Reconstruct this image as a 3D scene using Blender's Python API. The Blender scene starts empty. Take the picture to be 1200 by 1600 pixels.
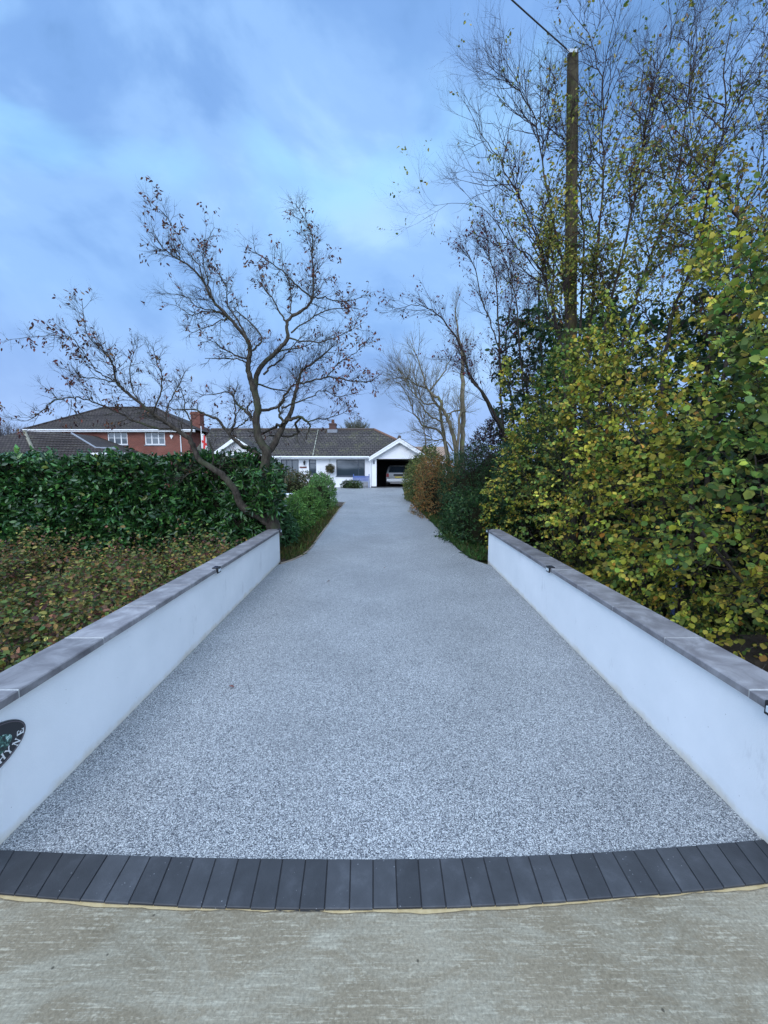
import bpy, math, random
import numpy as np
from mathutils import Vector
random.seed(7); rng = np.random.default_rng(11)
scene = bpy.context.scene
# ---------------------------------------------------------------- camera
H = 1.78; TH = math.radians(6.0); F = 600.0; CX, CY = 600.0, 800.0
cd = bpy.data.cameras.new('camera'); cam = bpy.data.objects.new('camera', cd)
scene.collection.objects.link(cam); scene.camera = cam
cam.location = (0, 0, H); cam.rotation_euler = (math.radians(90) - TH, 0, 0)
cd.sensor_fit = 'HORIZONTAL'; cd.sensor_width = 36; cd.lens = 18; cd.clip_end = 1500; cd.clip_start = 0.05
# ---------------------------------------------------------------- light
EXPO = 0.0
SKY_EL, SKY_ROT = math.radians(38), math.radians(200)
w = bpy.data.worlds.new('World'); scene.world = w; w.use_nodes = True
nt = w.node_tree; nt.nodes.clear()
def N(t, typ, **kw):
    n = t.nodes.new(typ)
    for k, v in kw.items():
        if k[0] == '_': setattr(n, k[1:], v)
        else: n.inputs[k.replace('_', ' ')].default_value = v
    return n
def ramp(t, stops, interp='LINEAR'):
    n = t.nodes.new('ShaderNodeValToRGB'); cr = n.color_ramp; cr.interpolation = interp
    while len(cr.elements) < len(stops): cr.elements.new(0.5)
    for e, (p, c) in zip(cr.elements, stops):
        e.position = p; e.color = (c[0], c[1], c[2], 1) if hasattr(c, '__len__') else (c, c, c, 1)
    return n
def mixc(t, f, a, b, mode='MIX'):
    n = t.nodes.new('ShaderNodeMix'); n.data_type = 'RGBA'; n.blend_type = mode
    for s, v in ((0, f), (6, a), (7, b)):
        if hasattr(v, 'is_output'): t.links.new(v, n.inputs[s])
        elif isinstance(v, (int, float)): n.inputs[s].default_value = v
        else: n.inputs[s].default_value = (v[0], v[1], v[2], 1)
    return n.outputs[2]
def math_(t, op, a, b=None, c=None):
    n = t.nodes.new('ShaderNodeMath'); n.operation = op
    for i, v in enumerate((a, b, c)):
        if v is None: continue
        if hasattr(v, 'is_output'): t.links.new(v, n.inputs[i])
        else: n.inputs[i].default_value = v
    return n.outputs[0]
tc = N(nt, 'ShaderNodeTexCoord'); L = nt.links.new
sky = N(nt, 'ShaderNodeTexSky', _sky_type='NISHITA', _sun_disc=False, _sun_elevation=SKY_EL, _sun_rotation=SKY_ROT)
sx = N(nt, 'ShaderNodeSeparateXYZ'); L(tc.outputs['Generated'], sx.inputs[0])
mp = N(nt, 'ShaderNodeMapping'); L(tc.outputs['Generated'], mp.inputs[0]); mp.inputs['Scale'].default_value = (1.0, 1.0, 1.35)
mp.inputs['Rotation'].default_value = (0.0, 0.35, 0.0); mp.inputs['Location'].default_value = (0.35, 0.1, 0.42)
n1 = N(nt, 'ShaderNodeTexNoise', Scale=2.5, Detail=6.0, Roughness=0.52, Distortion=0.3); L(mp.outputs[0], n1.inputs['Vector'])
n2 = N(nt, 'ShaderNodeTexNoise', Scale=2.3, Detail=5.0, Roughness=0.5, Distortion=0.5); L(mp.outputs[0], n2.inputs['Vector'])
c1 = ramp(nt, [(0.36, (0.165, 0.345, 0.70)), (0.45, (0.235, 0.45, 0.88)), (0.55, (0.33, 0.58, 1.02)), (0.68, (0.47, 0.76, 1.18))], 'EASE')
L(n1.outputs['Fac'], c1.inputs[0])
# pale gaps in the cloud
g = ramp(nt, [(0.50, 0.0), (0.70, 1.0)], 'EASE'); L(n2.outputs['Fac'], g.inputs[0])
hi = N(nt, 'ShaderNodeMapRange', _clamp=True); L(sx.outputs['Z'], hi.inputs[0])
hi.inputs[1].default_value = 0.28; hi.inputs[2].default_value = 0.6
gf = math_(nt, 'MULTIPLY', math_(nt, 'MULTIPLY', g.outputs[0], hi.outputs[0]), 0.75)
c2 = mixc(nt, gf, c1.outputs[0], (0.40, 0.80, 1.20))
# paler, slightly warmer band at the horizon
hz = N(nt, 'ShaderNodeMapRange', _clamp=True); L(sx.outputs['Z'], hz.inputs[0])
hz.inputs[1].default_value = 0.34; hz.inputs[2].default_value = 0.0; hz.inputs[3].default_value = 0.0; hz.inputs[4].default_value = 0.75
c3 = mixc(nt, hz.outputs[0], c2, (0.46, 0.62, 1.0))
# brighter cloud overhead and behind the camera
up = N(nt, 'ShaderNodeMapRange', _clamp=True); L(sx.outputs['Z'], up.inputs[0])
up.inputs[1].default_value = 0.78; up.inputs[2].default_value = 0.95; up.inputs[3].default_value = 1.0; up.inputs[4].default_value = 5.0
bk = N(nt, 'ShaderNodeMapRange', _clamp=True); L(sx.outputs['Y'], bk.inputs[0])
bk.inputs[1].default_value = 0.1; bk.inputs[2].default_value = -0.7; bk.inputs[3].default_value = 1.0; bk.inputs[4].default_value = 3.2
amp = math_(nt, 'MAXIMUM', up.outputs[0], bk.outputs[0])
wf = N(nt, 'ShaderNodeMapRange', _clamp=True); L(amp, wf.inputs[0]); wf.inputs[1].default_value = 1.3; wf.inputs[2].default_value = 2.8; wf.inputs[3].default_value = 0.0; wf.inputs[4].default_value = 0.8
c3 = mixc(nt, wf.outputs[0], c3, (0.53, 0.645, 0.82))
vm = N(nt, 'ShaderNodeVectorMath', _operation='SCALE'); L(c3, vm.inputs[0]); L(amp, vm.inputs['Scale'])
sb = N(nt, 'ShaderNodeBackground'); L(sky.outputs[0], sb.inputs[0]); sb.inputs[1].default_value = 0.05
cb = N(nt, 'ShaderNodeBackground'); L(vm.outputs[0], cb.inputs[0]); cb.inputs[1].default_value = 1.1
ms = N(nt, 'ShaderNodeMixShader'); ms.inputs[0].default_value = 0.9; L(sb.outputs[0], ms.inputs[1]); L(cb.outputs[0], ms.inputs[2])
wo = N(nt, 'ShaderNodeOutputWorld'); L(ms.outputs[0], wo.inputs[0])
sl = bpy.data.lights.new('sun', 'SUN'); sl.energy = 1.2; sl.angle = math.radians(25); sl.color = (1.0, 0.96, 0.90)
so = bpy.data.objects.new('sun', sl); scene.collection.objects.link(so)
so.rotation_euler = (math.radians(90) - SKY_EL, 0, math.radians(-20))
scene.view_settings.view_transform = 'Standard'; scene.view_settings.look = 'None'
scene.view_settings.exposure = EXPO; scene.view_settings.gamma = 1
scene.render.engine = 'CYCLES'
# ---------------------------------------------------------------- projection helpers (photo pixel -> place)
cT, sT = math.cos(TH), math.sin(TH)
def ray(px, py):
    u = (px - CX) / F; v = (CY - py) / F
    return u, cT + v * sT, -sT + v * cT
def P(px, py, Y):
    a, b, c = ray(px, py); t = Y / b
    return (a * t, Y, H + c * t)
def zg(y):
    return 0.0 if y < 7.2 else (0.0335 * (y - 7.2) if y < 26.8 else 0.0335 * 19.6)
ZH = zg(30)
def G(px, py):
    a, b, c = ray(px, py); Y = 5.0
    for _ in range(60):
        Y = (zg(Y) - H) / c * b if c < 0 else 200
    return (a * Y / b, Y, zg(Y))
def PX(px, X):  # Y where a pixel column meets the plane x = X
    return X * F / (px - CX) * 0.99
# ---------------------------------------------------------------- materials
def mat(name, base=(0.5, 0.5, 0.5), rough=0.7, metal=0.0, spec=0.5):
    m = bpy.data.materials.new(name); m.use_nodes = True
    b = m.node_tree.nodes['Principled BSDF']
    b.inputs['Base Color'].default_value = (*base, 1); b.inputs['Roughness'].default_value = rough
    b.inputs['Metallic'].default_value = metal; b.inputs['Specular IOR Level'].default_value = spec
    return m
def nodes(m): return m.node_tree, m.node_tree.nodes['Principled BSDF']
def bump(t, b, h, strength=0.3, dist=0.01):
    n = N(t, 'ShaderNodeBump'); n.inputs['Strength'].default_value = strength; n.inputs['Distance'].default_value = dist
    t.links.new(h, n.inputs['Height']); t.links.new(n.outputs[0], b.inputs['Normal'])
def oc(t, scale=(1, 1, 1), uv=False):
    c = N(t, 'ShaderNodeTexCoord'); m_ = N(t, 'ShaderNodeMapping'); m_.inputs['Scale'].default_value = scale
    t.links.new(c.outputs['UV' if uv else 'Object'], m_.inputs[0]); return m_.outputs[0]
def noise(t, vec, scale, detail=4, rough=0.5, dist=0.0):
    n = N(t, 'ShaderNodeTexNoise', Scale=scale, Detail=float(detail), Roughness=rough, Distortion=dist); t.links.new(vec, n.inputs['Vector']); return n.outputs['Fac']
def spotted(name, c0, c1_, scale, rough=0.8, detail=5, bs=0.2, bd=0.01, lo=0.3, hi_=0.7, bscale=None, spec=0.3):
    m = mat(name, c0, rough, spec=spec); t, b = nodes(m); v = oc(t); f = noise(t, v, scale, detail, 0.6)
    r = ramp(t, [(lo, c0), (hi_, c1_)]); t.links.new(f, r.inputs[0]); t.links.new(r.outputs[0], b.inputs['Base Color'])
    if bs: bump(t, b, noise(t, v, bscale or scale * 3, 4, 0.6), bs, bd)
    return m
M = {}
# resin bound aggregate
m = mat('resin_aggregate', rough=0.55, spec=0.35); t, b = nodes(m); v = oc(t)
vo = N(t, 'ShaderNodeTexVoronoi', Scale=225.0); vo.inputs['Randomness'].default_value = 1.0; t.links.new(v, vo.inputs['Vector'])
sp = N(t, 'ShaderNodeSeparateColor'); t.links.new(vo.outputs['Color'], sp.inputs[0])
r = ramp(t, [(0.0, (0.035, 0.038, 0.045)), (0.14, (0.085, 0.09, 0.105)), (0.30, (0.19, 0.198, 0.205)), (0.55, (0.31, 0.318, 0.32)), (0.80, (0.45, 0.455, 0.45)), (1.0, (0.66, 0.66, 0.63))])
t.links.new(sp.outputs[0], r.inputs[0])
edge = ramp(t, [(0.0, 1.0), (0.6, 1.0), (0.95, 0.5)]); 
vd = math_(t, 'MULTIPLY', vo.outputs['Distance'], 1.35); t.links.new(vd, edge.inputs[0])
c = mixc(t, 1.0, r.outputs[0], edge.outputs[0], 'MULTIPLY')
lf = noise(t, v, 0.9, 5, 0.6); lr = ramp(t, [(0.3, 0.80), (0.7, 1.08)]); t.links.new(lf, lr.inputs[0])
c = mixc(t, 1.0, c, lr.outputs[0], 'MULTIPLY'); t.links.new(c, b.inputs['Base Color'])
bump(t, b, vo.outputs['Distance'], -0.5, 0.003); M['resin'] = m
# brushed concrete road
m = mat('brushed_concrete', rough=0.85, spec=0.25); t, b = nodes(m)
v1 = oc(t, (2.2, 34, 1)); f1 = noise(t, v1, 2.6, 8, 0.7, 0.5)
v2 = oc(t, (9, 14, 1)); f2 = noise(t, v2, 5, 7, 0.7, 0.8)
v3 = oc(t); f3 = noise(t, v3, 1.1, 4, 0.55); f4 = noise(t, v3, 90, 3, 0.7)
r = ramp(t, [(0.3, (0.165, 0.135, 0.088)), (0.5, (0.205, 0.17, 0.115)), (0.7, (0.25, 0.212, 0.148))]); t.links.new(f3, r.inputs[0])
s = ramp(t, [(0.52, 0.0), (0.60, 1.0)]); t.links.new(math_(t, 'ADD', math_(t, 'ADD', math_(t, 'MULTIPLY', f1, 0.42), math_(t, 'MULTIPLY', f2, 0.34)), math_(t, 'MULTIPLY', noise(t, oc(t, (3, 90, 1)), 2.2, 6, 0.7), 0.26)), s.inputs[0])
c = mixc(t, math_(t, 'MULTIPLY', s.outputs[0], 0.6), r.outputs[0], (0.44, 0.40, 0.30))
mt = ramp(t, [(0.45, 0.0), (0.62, 1.0)]); t.links.new(noise(t, oc(t, (1, 2.2, 1)), 2.4, 8, 0.72, 0.8), mt.inputs[0]); c = mixc(t, math_(t, 'MULTIPLY', mt.outputs[0], 0.35), c, (0.36, 0.345, 0.27))
mt = ramp(t, [(0.55, 0.0), (0.70, 1.0)]); t.links.new(noise(t, oc(t, (1.0, 1.6, 1)), 1.3, 7, 0.7, 0.5), mt.inputs[0]); c = mixc(t, math_(t, 'MULTIPLY', mt.outputs[0], 0.4), c, (0.13, 0.105, 0.07))
g2 = ramp(t, [(0.3, 0.72), (0.7, 1.2)]); t.links.new(f4, g2.inputs[0]); c = mixc(t, 1.0, c, g2.outputs[0], 'MULTIPLY')
vs = N(t, 'ShaderNodeTexVoronoi', Scale=9.0); t.links.new(v3, vs.inputs['Vector'])
dk = ramp(t, [(0.03, 0.35), (0.06, 1.0)]); t.links.new(vs.outputs['Distance'], dk.inputs[0]); c = mixc(t, 1.0, c, dk.outputs[0], 'MULTIPLY')
t.links.new(c, b.inputs['Base Color']); bump(t, b, math_(t, 'ADD', f2, f4), 0.35, 0.004); M['concrete'] = m
# charcoal pavers: colour varies brick by brick through a mesh attribute
m = mat('charcoal_paver', rough=0.6, spec=0.4); t, b = nodes(m); v = oc(t)
at = N(t, 'ShaderNodeAttribute', _attribute_name='tone')
r = ramp(t, [(0.0, (0.027, 0.028, 0.031)), (1.0, (0.048, 0.050, 0.055))]); t.links.new(at.outputs['Fac'], r.inputs[0])
f = noise(t, v, 9, 6, 0.65); r2 = ramp(t, [(0.3, 0.72), (0.55, 1.0), (0.8, 1.7)]); t.links.new(f, r2.inputs[0]); c = mixc(t, 1, r.outputs[0], r2.outputs[0], 'MULTIPLY')
vo = N(t, 'ShaderNodeTexVoronoi', Scale=42.0); t.links.new(v, vo.inputs['Vector']); rr = ramp(t, [(0.07, 1.0), (0.10, 0.0)]); t.links.new(vo.outputs['Distance'], rr.inputs[0])
f5 = noise(t, v, 6, 3); rr2 = ramp(t, [(0.5, 0.0), (0.65, 1.0)]); t.links.new(f5, rr2.inputs[0])
c = mixc(t, math_(t, 'MULTIPLY', math_(t, 'MULTIPLY', rr.outputs[0], rr2.outputs[0]), 0.7), c, (0.33, 0.34, 0.35)); t.links.new(c, b.inputs['Base Color'])
bump(t, b, noise(t, v, 160, 3, 0.7), 0.35, 0.002); M['paver'] = m
M['joint'] = mat('dark_joint', (0.015, 0.015, 0.017), 0.9)
M['sand'] = spotted('sandy_mortar', (0.34, 0.25, 0.12), (0.46, 0.36, 0.20), 25, 0.9, bd=0.004)
# white render
m = mat('white_render', rough=0.75, spec=0.25); t, b = nodes(m); v = oc(t)
f = noise(t, v, 1.6, 5, 0.6); r = ramp(t, [(0.3, (0.76, 0.775, 0.785)), (0.7, (0.85, 0.855, 0.86))]); t.links.new(f, r.inputs[0])
sxz = N(t, 'ShaderNodeSeparateXYZ'); t.links.new(v, sxz.inputs[0])
st = noise(t, v, 5, 5, 0.7); low = math_(t, 'SUBTRACT', math_(t, 'MULTIPLY', st, 0.13), sxz.outputs['Z'])
lr = ramp(t, [(0.0, 0.0), (0.06, 1.0)]); t.links.new(low, lr.inputs[0])
c = mixc(t, math_(t, 'MULTIPLY', lr.outputs[0], 0.55), r.outputs[0], (0.55, 0.44, 0.26))
v6 = oc(t, (1, 1, 0.35)); sc = ramp(t, [(0.63, 0.0), (0.74, 1.0)]); t.links.new(noise(t, v6, 5.5, 4, 0.7), sc.inputs[0])
c = mixc(t, math_(t, 'MULTIPLY', sc.outputs[0], 0.35), c, (0.42, 0.42, 0.43))
spk = N(t, 'ShaderNodeTexVoronoi', Scale=16.0); t.links.new(v, spk.inputs['Vector']); sr = ramp(t, [(0.035, 0.6), (0.05, 0.0)]); t.links.new(spk.outputs['Distance'], sr.inputs[0]); c = mixc(t, sr.outputs[0], c, (0.28, 0.27, 0.25)); t.links.new(c, b.inputs['Base Color'])
bump(t, b, math_(t, 'ADD', noise(t, v, 130, 4, 0.7), math_(t, 'MULTIPLY', noise(t, v, 7, 3, 0.5), 1.6)), 0.5, 0.004); M['render'] = m
M['house_render'] = spotted('painted_house_render', (0.72, 0.72, 0.74), (0.80, 0.80, 0.81), 1.2, 0.8, bs=0.15)
# coping
m = mat('stone_coping', rough=0.55, spec=0.4); t, b = nodes(m); v = oc(t)
f = noise(t, v, 5, 7, 0.65, 0.6); r = ramp(t, [(0.3, (0.11, 0.10, 0.105)), (0.5, (0.18, 0.17, 0.175)), (0.68, (0.29, 0.28, 0.285))]); t.links.new(f, r.inputs[0])
c = mixc(t, 0.0, r.outputs[0], (1, 1, 1)); at = N(t, 'ShaderNodeAttribute', _attribute_name='tone')
r3 = ramp(t, [(0, 0.8), (1, 1.2)]); t.links.new(at.outputs['Fac'], r3.inputs[0]); c = mixc(t, 1, r.outputs[0], r3.outputs[0], 'MULTIPLY'); t.links.new(c, b.inputs['Base Color'])
bump(t, b, noise(t, v, 60, 5, 0.7), 0.25, 0.004); M['coping'] = m
M['mortar'] = spotted('pale_mortar', (0.36, 0.36, 0.35), (0.52, 0.52, 0.50), 40, 0.9)
M['soil'] = spotted('soil', (0.035, 0.024, 0.015), (0.09, 0.065, 0.045), 9, 0.95, 6, 0.8, 0.03)
# terrain: grass with soil patches
m = mat('rough_ground', rough=0.95, spec=0.1); t, b = nodes(m); v = oc(t)
f = noise(t, v, 1.3, 6, 0.65); r = ramp(t, [(0.35, (0.035, 0.028, 0.018)), (0.5, (0.045, 0.05, 0.02)), (0.62, (0.04, 0.07, 0.02))]); t.links.new(f, r.inputs[0])
t.links.new(r.outputs[0], b.inputs['Base Color']); bump(t, b, noise(t, v, 14, 6, 0.7), 0.9, 0.06); M['ground'] = m
def bark(name, c0, c1_, scale=18, lich=None):
    m = mat(name, c0, 0.9, spec=0.15); t, b = nodes(m); v = oc(t, (1, 1, 0.35)); f = noise(t, v, scale, 6, 0.65, 0.3)
    r = ramp(t, [(0.35, c0), (0.65, c1_)]); t.links.new(f, r.inputs[0]); c = r.outputs[0]
    if lich:
        lf = ramp(t, [(0.52, 0.0), (0.66, 1.0)]); t.links.new(noise(t, oc(t), 4, 5, 0.6), lf.inputs[0]); c = mixc(t, lf.outputs[0], c, lich)
    t.links.new(c, b.inputs['Base Color']); bump(t, b, f, 0.6, 0.012); return m
M['bark_left'] = bark('grey_brown_bark', (0.025, 0.020, 0.016), (0.08, 0.067, 0.053), 20, (0.055, 0.062, 0.034))
M['bark_dark'] = bark('dark_bark', (0.026, 0.020, 0.018), (0.075, 0.06, 0.05), 18, (0.05, 0.06, 0.03))
M['bark_pale'] = bark('pale_lichened_bark', (0.10, 0.08, 0.06), (0.21, 0.18, 0.125), 10, (0.16, 0.165, 0.07))
M['bark_twig'] = bark('purple_brown_twigs', (0.030, 0.020, 0.022), (0.058, 0.042, 0.043), 12)
M['pole'] = bark('weathered_pole_wood', (0.040, 0.032, 0.020), (0.10, 0.082, 0.05), 9, (0.062, 0.072, 0.022))
M['shade_fill'] = spotted('dark_inner_shade', (.010, .010, .007), (.022, .022, .012), 12, 1.0, bs=.6, bd=.03, spec=.0)  # near-black colour standing in for shade deep inside foliage
def leafmat(name, rough=0.5, trans=0.25, spec=0.4):
    m = mat(name, (0.1, 0.1, 0.1), rough, spec=spec); t, b = nodes(m); out = t.nodes['Material Output']
    at = N(t, 'ShaderNodeAttribute', _attribute_name='leaf_colour'); t.links.new(at.outputs['Color'], b.inputs['Base Color'])
    tr = N(t, 'ShaderNodeBsdfTranslucent'); t.links.new(at.outputs['Color'], tr.inputs[0])
    mx = N(t, 'ShaderNodeMixShader'); mx.inputs[0].default_value = trans
    t.links.new(b.outputs[0], mx.inputs[1]); t.links.new(tr.outputs[0], mx.inputs[2]); t.links.new(mx.outputs[0], out.inputs[0]); return m
M['leaf'] = leafmat('leaf', 0.6, 0.3, 0.25); M['leaf_gloss'] = leafmat('glossy_leaf', 0.34, 0.10, 0.5)
# roof tiles (uv in metres)
def tiles(name, c0, c1_, mossc, row=0.30, width=0.28, mossamt=0.5):
    m = mat(name, c0, 0.85, spec=0.2); t, b = nodes(m); v = oc(t, uv=True)
    br = N(t, 'ShaderNodeTexBrick', Scale=1.0); t.links.new(v, br.inputs['Vector'])
    br.inputs['Brick Width'].default_value = width; br.inputs['Row Height'].default_value = row; br.inputs['Mortar Size'].default_value = 0.035
    br.inputs['Mortar Smooth'].default_value = 0.3; br.inputs['Color1'].default_value = (*c0, 1); br.inputs['Color2'].default_value = (*c1_, 1)
    br.inputs['Mortar'].default_value = (c0[0] * .35, c0[1] * .35, c0[2] * .35, 1)
    r = ramp(t, [(0.5, 0.0), (0.68, 1.0)]); t.links.new(noise(t, v, 0.75, 7, 0.72), r.inputs[0])
    sp_ = ramp(t, [(0.45, 0.0), (0.6, 1.0)]); t.links.new(noise(t, v, 7, 3, 0.6), sp_.inputs[0])
    f = math_(t, 'MULTIPLY', math_(t, 'MULTIPLY', r.outputs[0], sp_.outputs[0]), mossamt)
    c = mixc(t, f, br.outputs['Color'], mossc); t.links.new(c, b.inputs['Base Color'])
    bump(t, b, br.outputs['Fac'], -0.6, 0.03); return m
M['tile_bung'] = tiles('mossy_concrete_tiles', (0.052, 0.045, 0.043), (0.082, 0.070, 0.066), (0.20, 0.20, 0.08), mossamt=0.75)
M['tile_brick'] = tiles('dark_brown_tiles', (0.040, 0.032, 0.030), (0.065, 0.052, 0.047), (0.10, 0.10, 0.055), mossamt=0.5)
m = mat('red_brick', rough=0.9, spec=0.15); t, b = nodes(m); v = oc(t, uv=True)
br = N(t, 'ShaderNodeTexBrick', Scale=1.0); t.links.new(v, br.inputs['Vector']); br.inputs['Brick Width'].default_value = 0.225; br.inputs['Row Height'].default_value = 0.075
br.inputs['Mortar Size'].default_value = 0.006; br.inputs['Color1'].default_value = (0.20, 0.060, 0.042, 1); br.inputs['Color2'].default_value = (0.145, 0.044, 0.034, 1); br.inputs['Mortar'].default_value = (0.30, 0.20, 0.16, 1)
r = ramp(t, [(0.3, 0.8), (0.7, 1.15)]); t.links.new(noise(t, v, 0.8, 5), r.inputs[0]); c = mixc(t, 1, br.outputs['Color'], r.outputs[0], 'MULTIPLY'); t.links.new(c, b.inputs['Base Color']); M['brick'] = m
M['white_paint'] = spotted('white_painted_trim', (0.74, 0.74, 0.74), (0.82, 0.82, 0.82), 3, 0.45, bs=0)
M['anthracite'] = mat('anthracite_frame', (0.035, 0.05, 0.075), 0.4)
M['glass'] = mat('window_glass', (0.03, 0.045, 0.06), 0.06, 0.0, 1.0)
M['glass_bright'] = mat('net_curtained_glass', (0.09, 0.11, 0.13), 0.12, 0.0, 0.8)
M['black'] = mat('black_plastic', (0.012, 0.012, 0.014), 0.35)
M['dark_room'] = mat('unlit_garage_lining', (0.05, 0.05, 0.052), 0.9)  # dark colour stands in for the shade inside garage and room
M['silver'] = mat('silver_car_paint', (0.72, 0.74, 0.76), 0.3, 0.2)
M['plate'] = mat('yellow_number_plate', (0.62, 0.50, 0.10), 0.5)
M['red_glass'] = mat('red_lamp_glass', (0.30, 0.02, 0.02), 0.2)
M['tyre'] = mat('tyre_rubber', (0.02, 0.02, 0.02), 0.85)
M['lead'] = spotted('grey_lead', (0.16, 0.17, 0.19), (0.24, 0.25, 0.28), 6, 0.6)
M['blue'] = spotted('weathered_blue_paint', (0.07, 0.12, 0.33), (0.11, 0.17, 0.42), 6, 0.6)
M['turq'] = spotted('turquoise_glaze', (0.02, 0.28, 0.52), (0.04, 0.36, 0.60), 8, 0.4, bs=0)
M['wood'] = spotted('weathered_wood', (0.17, 0.11, 0.06), (0.28, 0.19, 0.11), 9, 0.85)
M['timber_edge'] = spotted('timber_edging', (0.24, 0.19, 0.14), (0.36, 0.30, 0.24), 9, 0.85)
M['steel'] = mat('brushed_metal', (0.45, 0.46, 0.47), 0.3, 0.9)
M['clear'] = mat('clear_lens', (0.55, 0.62, 0.66), 0.08, 0.0, 1.0)
M['solar'] = mat('solar_cell', (0.015, 0.02, 0.05), 0.12, 0.0, 1.0)
M['cable'] = mat('cable_black', (0.03, 0.03, 0.035), 0.6)
M['flagcloth'] = None
# ---------------------------------------------------------------- object helpers
C = scene.collection
def tag(o, label=None, cat=None, group=None, kind=None):
    if label: o['label'] = label
    if cat: o['category'] = cat
    if group: o['group'] = group
    if kind: o['kind'] = kind
    return o
def empty(name, loc, label, cat, group=None, rz=0):
    o = bpy.data.objects.new(name, None); C.objects.link(o); o.location = loc; o.rotation_euler = (0, 0, rz)
    o.empty_display_size = 0.1
    return tag(o, label, cat, group)
def link(name, me, m, parent=None, smooth=False):
    o = bpy.data.objects.new(name, me); C.objects.link(o)
    if m is not None:
        for mm in (m if isinstance(m, (list, tuple)) else [m]): me.materials.append(mm)
    if parent is not None:
        o.parent = parent; o.matrix_parent_inverse.identity()
        # builders write world coordinates: shift the mesh into its parent's frame
        if parent.type == 'EMPTY' or True:
            q = parent; off = Vector((0, 0, 0))
            while q is not None: off += q.location; q = q.parent
            me.transform(__import__('mathutils').Matrix.Translation(-off))
    if smooth: me.polygons.foreach_set('use_smooth', [True] * len(me.polygons))
    return o
def np_mesh(name, verts, faces):
    """verts (N,3), faces (M,k) with one k"""
    me = bpy.data.meshes.new(name); verts = np.asarray(verts, np.float32); faces = np.asarray(faces, np.int32)
    me.vertices.add(len(verts)); me.vertices.foreach_set('co', verts.ravel())
    k = faces.shape[1]; me.loops.add(faces.size); me.loops.foreach_set('vertex_index', faces.ravel())
    me.polygons.add(len(faces)); me.polygons.foreach_set('loop_start', np.arange(0, faces.size, k, dtype=np.int32))
    me.update(calc_edges=True); me.validate(); return me
class MB:
    def __init__(s): s.v = []; s.f = []; s.uv = []
    def quad(s, pts, uv=None):
        i = len(s.v); s.v += [tuple(p) for p in pts]; s.f.append(tuple(range(i, i + len(pts)))); s.uv.append(uv)
    def poly(s, v, f):
        i = len(s.v); s.v += [tuple(p) for p in v]
        for q in f: s.f.append(tuple(i + a for a in q)); s.uv.append(None)
    def box(s, x0, x1, y0, y1, z0, z1, b=0.0):
        if x1 < x0: x0, x1 = x1, x0
        if y1 < y0: y0, y1 = y1, y0
        if z1 < z0: z0, z1 = z1, z0
        if b:
            v = []; 
            for z, e in ((z0, 0), (z1 - b, 0), (z1, b)):
                v += [(x0 + e, y0 + e, z), (x1 - e, y0 + e, z), (x1 - e, y1 - e, z), (x0 + e, y1 - e, z)]
            f = [(3, 2, 1, 0), (8, 9, 10, 11)]
            for k in (0, 4):
                for i in range(4): j = (i + 1) % 4; f.append((k + i, k + j, k + 4 + j, k + 4 + i))
            s.poly(v, f); return
        v = [(x, y, z) for z in (z0, z1) for (x, y) in ((x0, y0), (x1, y0), (x1, y1), (x0, y1))]
        s.poly(v, [(3, 2, 1, 0), (4, 5, 6, 7), (0, 1, 5, 4), (1, 2, 6, 5), (2, 3, 7, 6), (3, 0, 4, 7)])
    def prism(s, pts, d):
        """extrude a closed loop pts (3d) by vector d"""
        n = len(pts); v = [tuple(p) for p in pts] + [(p[0] + d[0], p[1] + d[1], p[2] + d[2]) for p in pts]
        s.poly(v, [tuple(range(n - 1, -1, -1)), tuple(range(n, 2 * n))] + [(i, (i + 1) % n, n + (i + 1) % n, n + i) for i in range(n)])
    def tube(s, pts, rad, k=8, cap=True):
        pts = [Vector(p) for p in pts]; n = len(pts); rad = [rad] * n if isinstance(rad, (int, float)) else rad
        v = []; u = None
        for i, p in enumerate(pts):
            d = (pts[min(i + 1, n - 1)] - pts[max(i - 1, 0)]).normalized()
            if u is None: u = d.orthogonal().normalized()
            u = (u - d * u.dot(d)).normalized(); w_ = d.cross(u)
            for j in range(k):
                a = 2 * math.pi * j / k; v.append(p + (u * math.cos(a) + w_ * math.sin(a)) * rad[i])
        f = [(i * k + j, i * k + (j + 1) % k, (i + 1) * k + (j + 1) % k, (i + 1) * k + j) for i in range(n - 1) for j in range(k)]
        if cap: f += [tuple(range(k - 1, -1, -1)), tuple((n - 1) * k + j for j in range(k))]
        s.poly(v, f)
    def build(s, name, m, parent=None, smooth=False, bevel=0):
        me = bpy.data.meshes.new(name); me.from_pydata(s.v, [], s.f)
        uvl = me.uv_layers.new(name='UVMap'); li = 0
        for q, uv in zip(s.f, s.uv):
            a = Vector(s.v[q[0]]); bb = Vector(s.v[q[1]]); cc = Vector(s.v[q[2]]); nn = (bb - a).cross(cc - a)
            if nn.length > 0: nn.normalize()
            for i, vi in enumerate(q):
                p = s.v[vi]
                if uv: uvl.data[li].uv = uv[i]
                elif abs(nn.x) > 0.75: uvl.data[li].uv = (p[1], p[2])
                elif abs(nn.z) > 0.95: uvl.data[li].uv = (p[0], p[1])
                else: uvl.data[li].uv = (p[0], p[2])
                li += 1
        me.update(); o = link(name, me, m, parent, smooth)
        if bevel:
            bv = o.modifiers.new('bevel', 'BEVEL'); bv.width = bevel; bv.segments = 2; bv.limit_method = 'ANGLE'
        return o
def slope_uv(pts):
    """uv for a roof facet in metres: u along the eave (horizontal), v up the slope"""
    a, b_, c_ = Vector(pts[0]), Vector(pts[1]), Vector(pts[2]); n = (b_ - a).cross(c_ - a).normalized()
    h = Vector((0, 0, 1)).cross(n); h = h.normalized() if h.length > 1e-4 else Vector((1, 0, 0)); v_ = n.cross(h)
    return [(Vector(p).dot(h), Vector(p).dot(v_)) for p in pts]
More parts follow.
